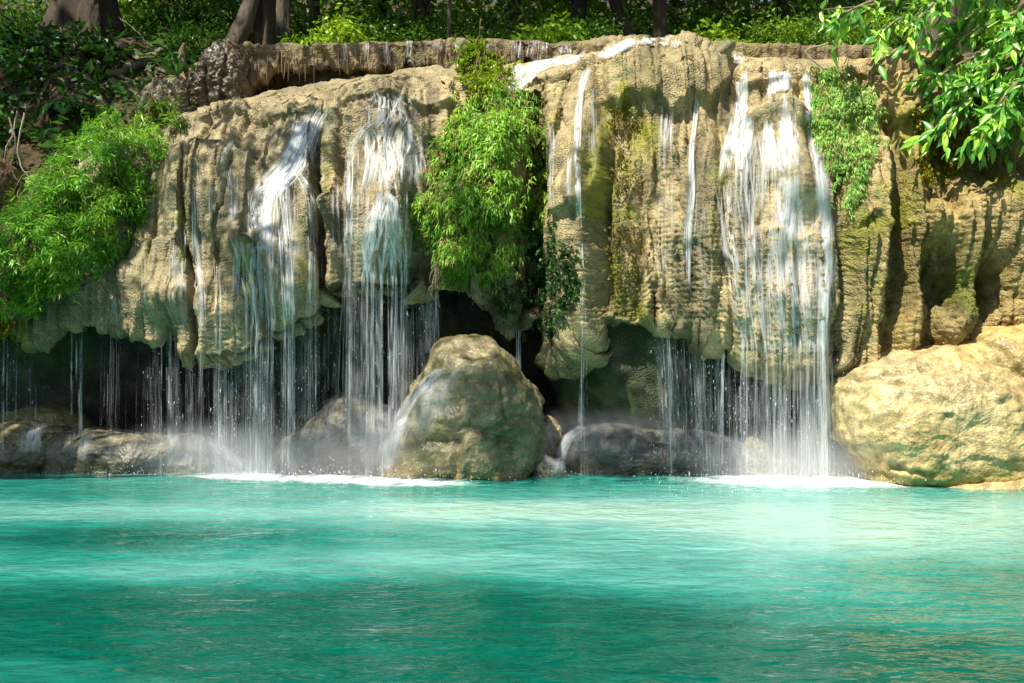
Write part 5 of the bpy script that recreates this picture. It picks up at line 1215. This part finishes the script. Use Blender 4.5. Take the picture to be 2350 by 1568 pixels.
curtain('leftmost drips falling beside the golden moss', [(-40,22,20,0.38,0.0128,0),(45,80,9,.5,.012,.01),(164,176,7,.6,.018,0)])
curtain('sparkling curtain under the sunlit face, left of the right cascade', [(1500,1600,48,0.3,0.0112,.10),(1590,1700,60,0.3,0.012,.03),(1690,1760,36,0.3,0.0128,0),(1512,1530,7,.9,.02,.08),(1575,1605,10,.9,.02,.12),(1655,1665,5,.9,.025,-.05)])
curtain('heavy silver curtain where the biggest cascade leaves the rock', [(1740,1860,88,0.25,0.0144,.01),(1840,1900,48,0.33,0.016,.01),(1880,1935,32,0.2,0.0112,0),(1780,1900,20,0.16,0.08,0),(1870,1895,10,.6,.05,0)])
curtain('lone thin stream dropping right of the hanging bush roots', [(1183,1194,7,.55,.018,0)])
curtain('long thin stream falling past the mossy recess', [(1330,1340,7,.6,.02,0)])

# water films sliding over boulders
def film(label, flows):
    A = Acc()
    for ctrl, w0, w1, ns, al, sw in flows:
        ctrl = np.array(ctrl, float); m = len(ctrl)
        for k in range(ns):
            c = ctrl + np.stack([np.linspace(w0, w1, m) * (rng.uniform(-1, 1) + rng.normal(0, .08, m)), rng.normal(0, 2, m)], -1); out = []
            for u, v in smooth_path(c, 22):
                h = cast(u, v, boulder_bvh)
                if h is not None: out.append(h[0] + h[1] * .012 * np.sign(-h[1][1] + .3) * (1 + rng.random()) * .6 + np.array([0, -.012, .006]))
            if len(out) < 6: continue
            out = np.array(out); a = al * np.sin(np.linspace(.25, np.pi * .92, len(out))) ** .7 * rng.uniform(.4, 1.2)
            ribbon(A, out, sw * rng.lognormal(0, .4), np.clip(a, 0, .9), out=(0, -.8, .6), freq=sw * 25)
    return add('water_film', A.mesh('water_film', M['fall']), label=label, cat='waterfall')
film('silky water sliding down the left flank of the middle boulder', [([(1008,852),(975,885),(935,935),(905,1000),(880,1080)], 10, 16, 26, .33, .06), ([(1000,870),(985,930),(960,1000)], 20, 30, 16, .22, .09), ([(940,940),(915,1000),(900,1050)], 20, 18, 10, .3, .1), ([(1040,850),(1010,900),(1000,960)], 14, 30, 8, .2, .08)])
film('white spray-film washing over the long low left boulder', [([(440,1003),(440,1030),(430,1070)], 60, 70, 30, .28, .08), ([(490,1018),(515,1045),(530,1080)], 25, 25, 26, .42, .06), ([(200,990),(190,1020),(185,1060)], 40, 30, 10, .25, .08), ([(330,995),(320,1030),(300,1070)], 60, 60, 14, .15, .09)])
film('white wash over the ochre-streaked rock at the left edge', [([(90,975),(75,1000),(70,1040)], 24, 20, 16, .4, .07)])
film('veil of water spreading over the dark sloping boulder', [([(700,985),(690,1030),(670,1080)], 30, 30, 14, .2, .09), ([(800,910),(800,970),(790,1060)], 60, 70, 24, .16, .1), ([(880,935),(890,1000),(880,1070)], 30, 30, 18, .28, .08)])
film('blue-white film flowing over the left end of the flat grey boulder', [([(1330,985),(1300,1015),(1285,1060),(1278,1085)], 14, 12, 22, .45, .05), ([(1400,975),(1400,1000),(1390,1040)], 70, 70, 24, .16, .08), ([(1560,990),(1590,1020),(1600,1060)], 60, 60, 22, .2, .08), ([(1660,1000),(1690,1030),(1700,1070)], 30, 30, 14, .25, .06)])
film('thin run of water over the small rock by the middle boulder', [([(1245,1048),(1262,1060),(1290,1085)], 5, 6, 10, .5, .03), ([(1255,975),(1262,1010),(1255,1060)], 6, 6, 8, .3, .03)])

# droplets hanging in the air
def droplets(spans):
    P_, S = [], []
    for u0, u1, n, ymul in spans:
        u = rng.uniform(u0, u1, n); x = (u - 1175) / FPX * 11.1; yl = np.interp(x, xs, yD); zl = np.interp(x, xs, zD)
        P_.append(np.stack([x, yl + rng.normal(-.03, .14, n), zl * (1 - rng.random(n) ** .8)], -1))
    P_ = np.concatenate(P_); n = len(P_); r = rng.lognormal(-6.45, .4, n); el = rng.uniform(2, 10.0, n)
    o = np.array([[1, 0, 0], [0, 1, 0], [-1, 0, 0], [0, -1, 0], [0, 0, 1], [0, 0, -1.]])
    V = P_[:, None] + o[None] * np.stack([r, r, r * el], -1)[:, None]
    t = np.array([[0, 1, 4], [1, 2, 4], [2, 3, 4], [3, 0, 4], [1, 0, 5], [2, 1, 5], [3, 2, 5], [0, 3, 5]])
    return V.reshape(-1, 3), (np.arange(n)[:, None, None] * 6 + t[None]).reshape(-1, 3)
md, nt, b = new_mat('droplet'); b.inputs['Base Color'].default_value = (.9, .93, .95, 1); b.inputs['Roughness'].default_value = .2
v, f = droplets([(320,480,110,1),(480,740,420,1),(740,1010,220,1),(1490,1700,480,1),(1690,1930,340,1),(-40,100,80,1),(2100,2130,30,1)])
add('water_droplets', mesh_np('water_droplets', v, f, md, True), label='sparkling droplets scattered in front of the dark caves', cat='water', kind='stuff')
# splash where the falls meet the pool
P_ = []
for fx, fy, rx, ry, s in pool_foam:
    n = int(900 * s * rx); P_.append(np.stack([fx + rng.normal(0, rx * .6, n), fy + rng.normal(0, ry * .5, n), rng.exponential(.045, n)], -1))
P_ = np.concatenate(P_); n = len(P_); r = rng.lognormal(-6.1, .4, n)
o = np.array([[1, 0, 0], [0, 1, 0], [-1, 0, 0], [0, -1, 0], [0, 0, 1], [0, 0, -1.]])
V = (P_[:, None] + o[None] * (r[:, None] * np.stack([1 + 0 * r, 1 + 0 * r, rng.uniform(.8, 2.4, n)], -1))[:, None]).reshape(-1, 3)
t = np.array([[0, 1, 4], [1, 2, 4], [2, 3, 4], [3, 0, 4], [1, 0, 5], [2, 1, 5], [3, 2, 5], [0, 3, 5]])
add('splash', mesh_np('splash', V, (np.arange(n)[:, None, None] * 6 + t[None]).reshape(-1, 3), md, True), label='white splash droplets where the falls meet the pool', cat='water', kind='stuff')

# ------------------------------------------------------------------ drifting mist at the foot of the falls
def mist_mat():
    m = bpy.data.materials.new('mist'); m.use_nodes = True; nt = m.node_tree; nt.nodes.clear(); L = nt.links.new
    out = N(nt, 'ShaderNodeOutputMaterial'); pv = N(nt, 'ShaderNodeVolumePrincipled'); pv.inputs['Color'].default_value = (.93, .96, .98, 1)
    tc = N(nt, 'ShaderNodeTexCoord'); gr = N(nt, 'ShaderNodeTexGradient', gradient_type='SPHERICAL'); L(tc.outputs['Object'], gr.inputs[0])
    oi = N(nt, 'ShaderNodeObjectInfo'); mu = N(nt, 'ShaderNodeMath', operation='MULTIPLY'); pw = N(nt, 'ShaderNodeMath', operation='POWER'); pw.inputs[1].default_value = 1.7; L(gr.outputs['Fac'], pw.inputs[0]); L(pw.outputs[0], mu.inputs[0])
    sc_ = N(nt, 'ShaderNodeSeparateColor'); L(oi.outputs['Color'], sc_.inputs[0]); L(sc_.outputs[0], mu.inputs[1])
    L(mu.outputs[0], pv.inputs['Density']); L(pv.outputs[0], out.inputs['Volume'])
    return m
M['mist'] = mist_mat()
def ico():
    import bmesh
    bm = bmesh.new(); bmesh.ops.create_icosphere(bm, subdivisions=3, radius=1.0); me = bpy.data.meshes.new('mist'); bm.to_mesh(me); bm.free(); me.materials.append(M['mist']); return me
MI = ico()
for lb, u, v, Y, r_, dn in [('white mist over the foam at the foot of the left cascade', 570, 1065, 11.05, (1.3, .55, .48), 2.2), ('mist drifting between the sloping boulder and the middle boulder', 850, 1050, 10.9, (1.0, .45, .6), 1.4),
        ('bright mist at the foot of the biggest cascade', 1830, 1070, 10.7, (1.2, .55, .5), 2.8), ('bluish mist resting on the flat grey boulder', 1420, 975, 11.5, (1.2, .55, .26), 1.1), ('mist on the crest of the long low left boulder', 450, 1015, 11.3, (.9, .5, .3), 1.4)]:
    o = add('mist', MI, None, lb, 'mist', None, 'stuff', P(u, v, Y)); o.scale = r_; o.color = (dn, dn, dn, 1)
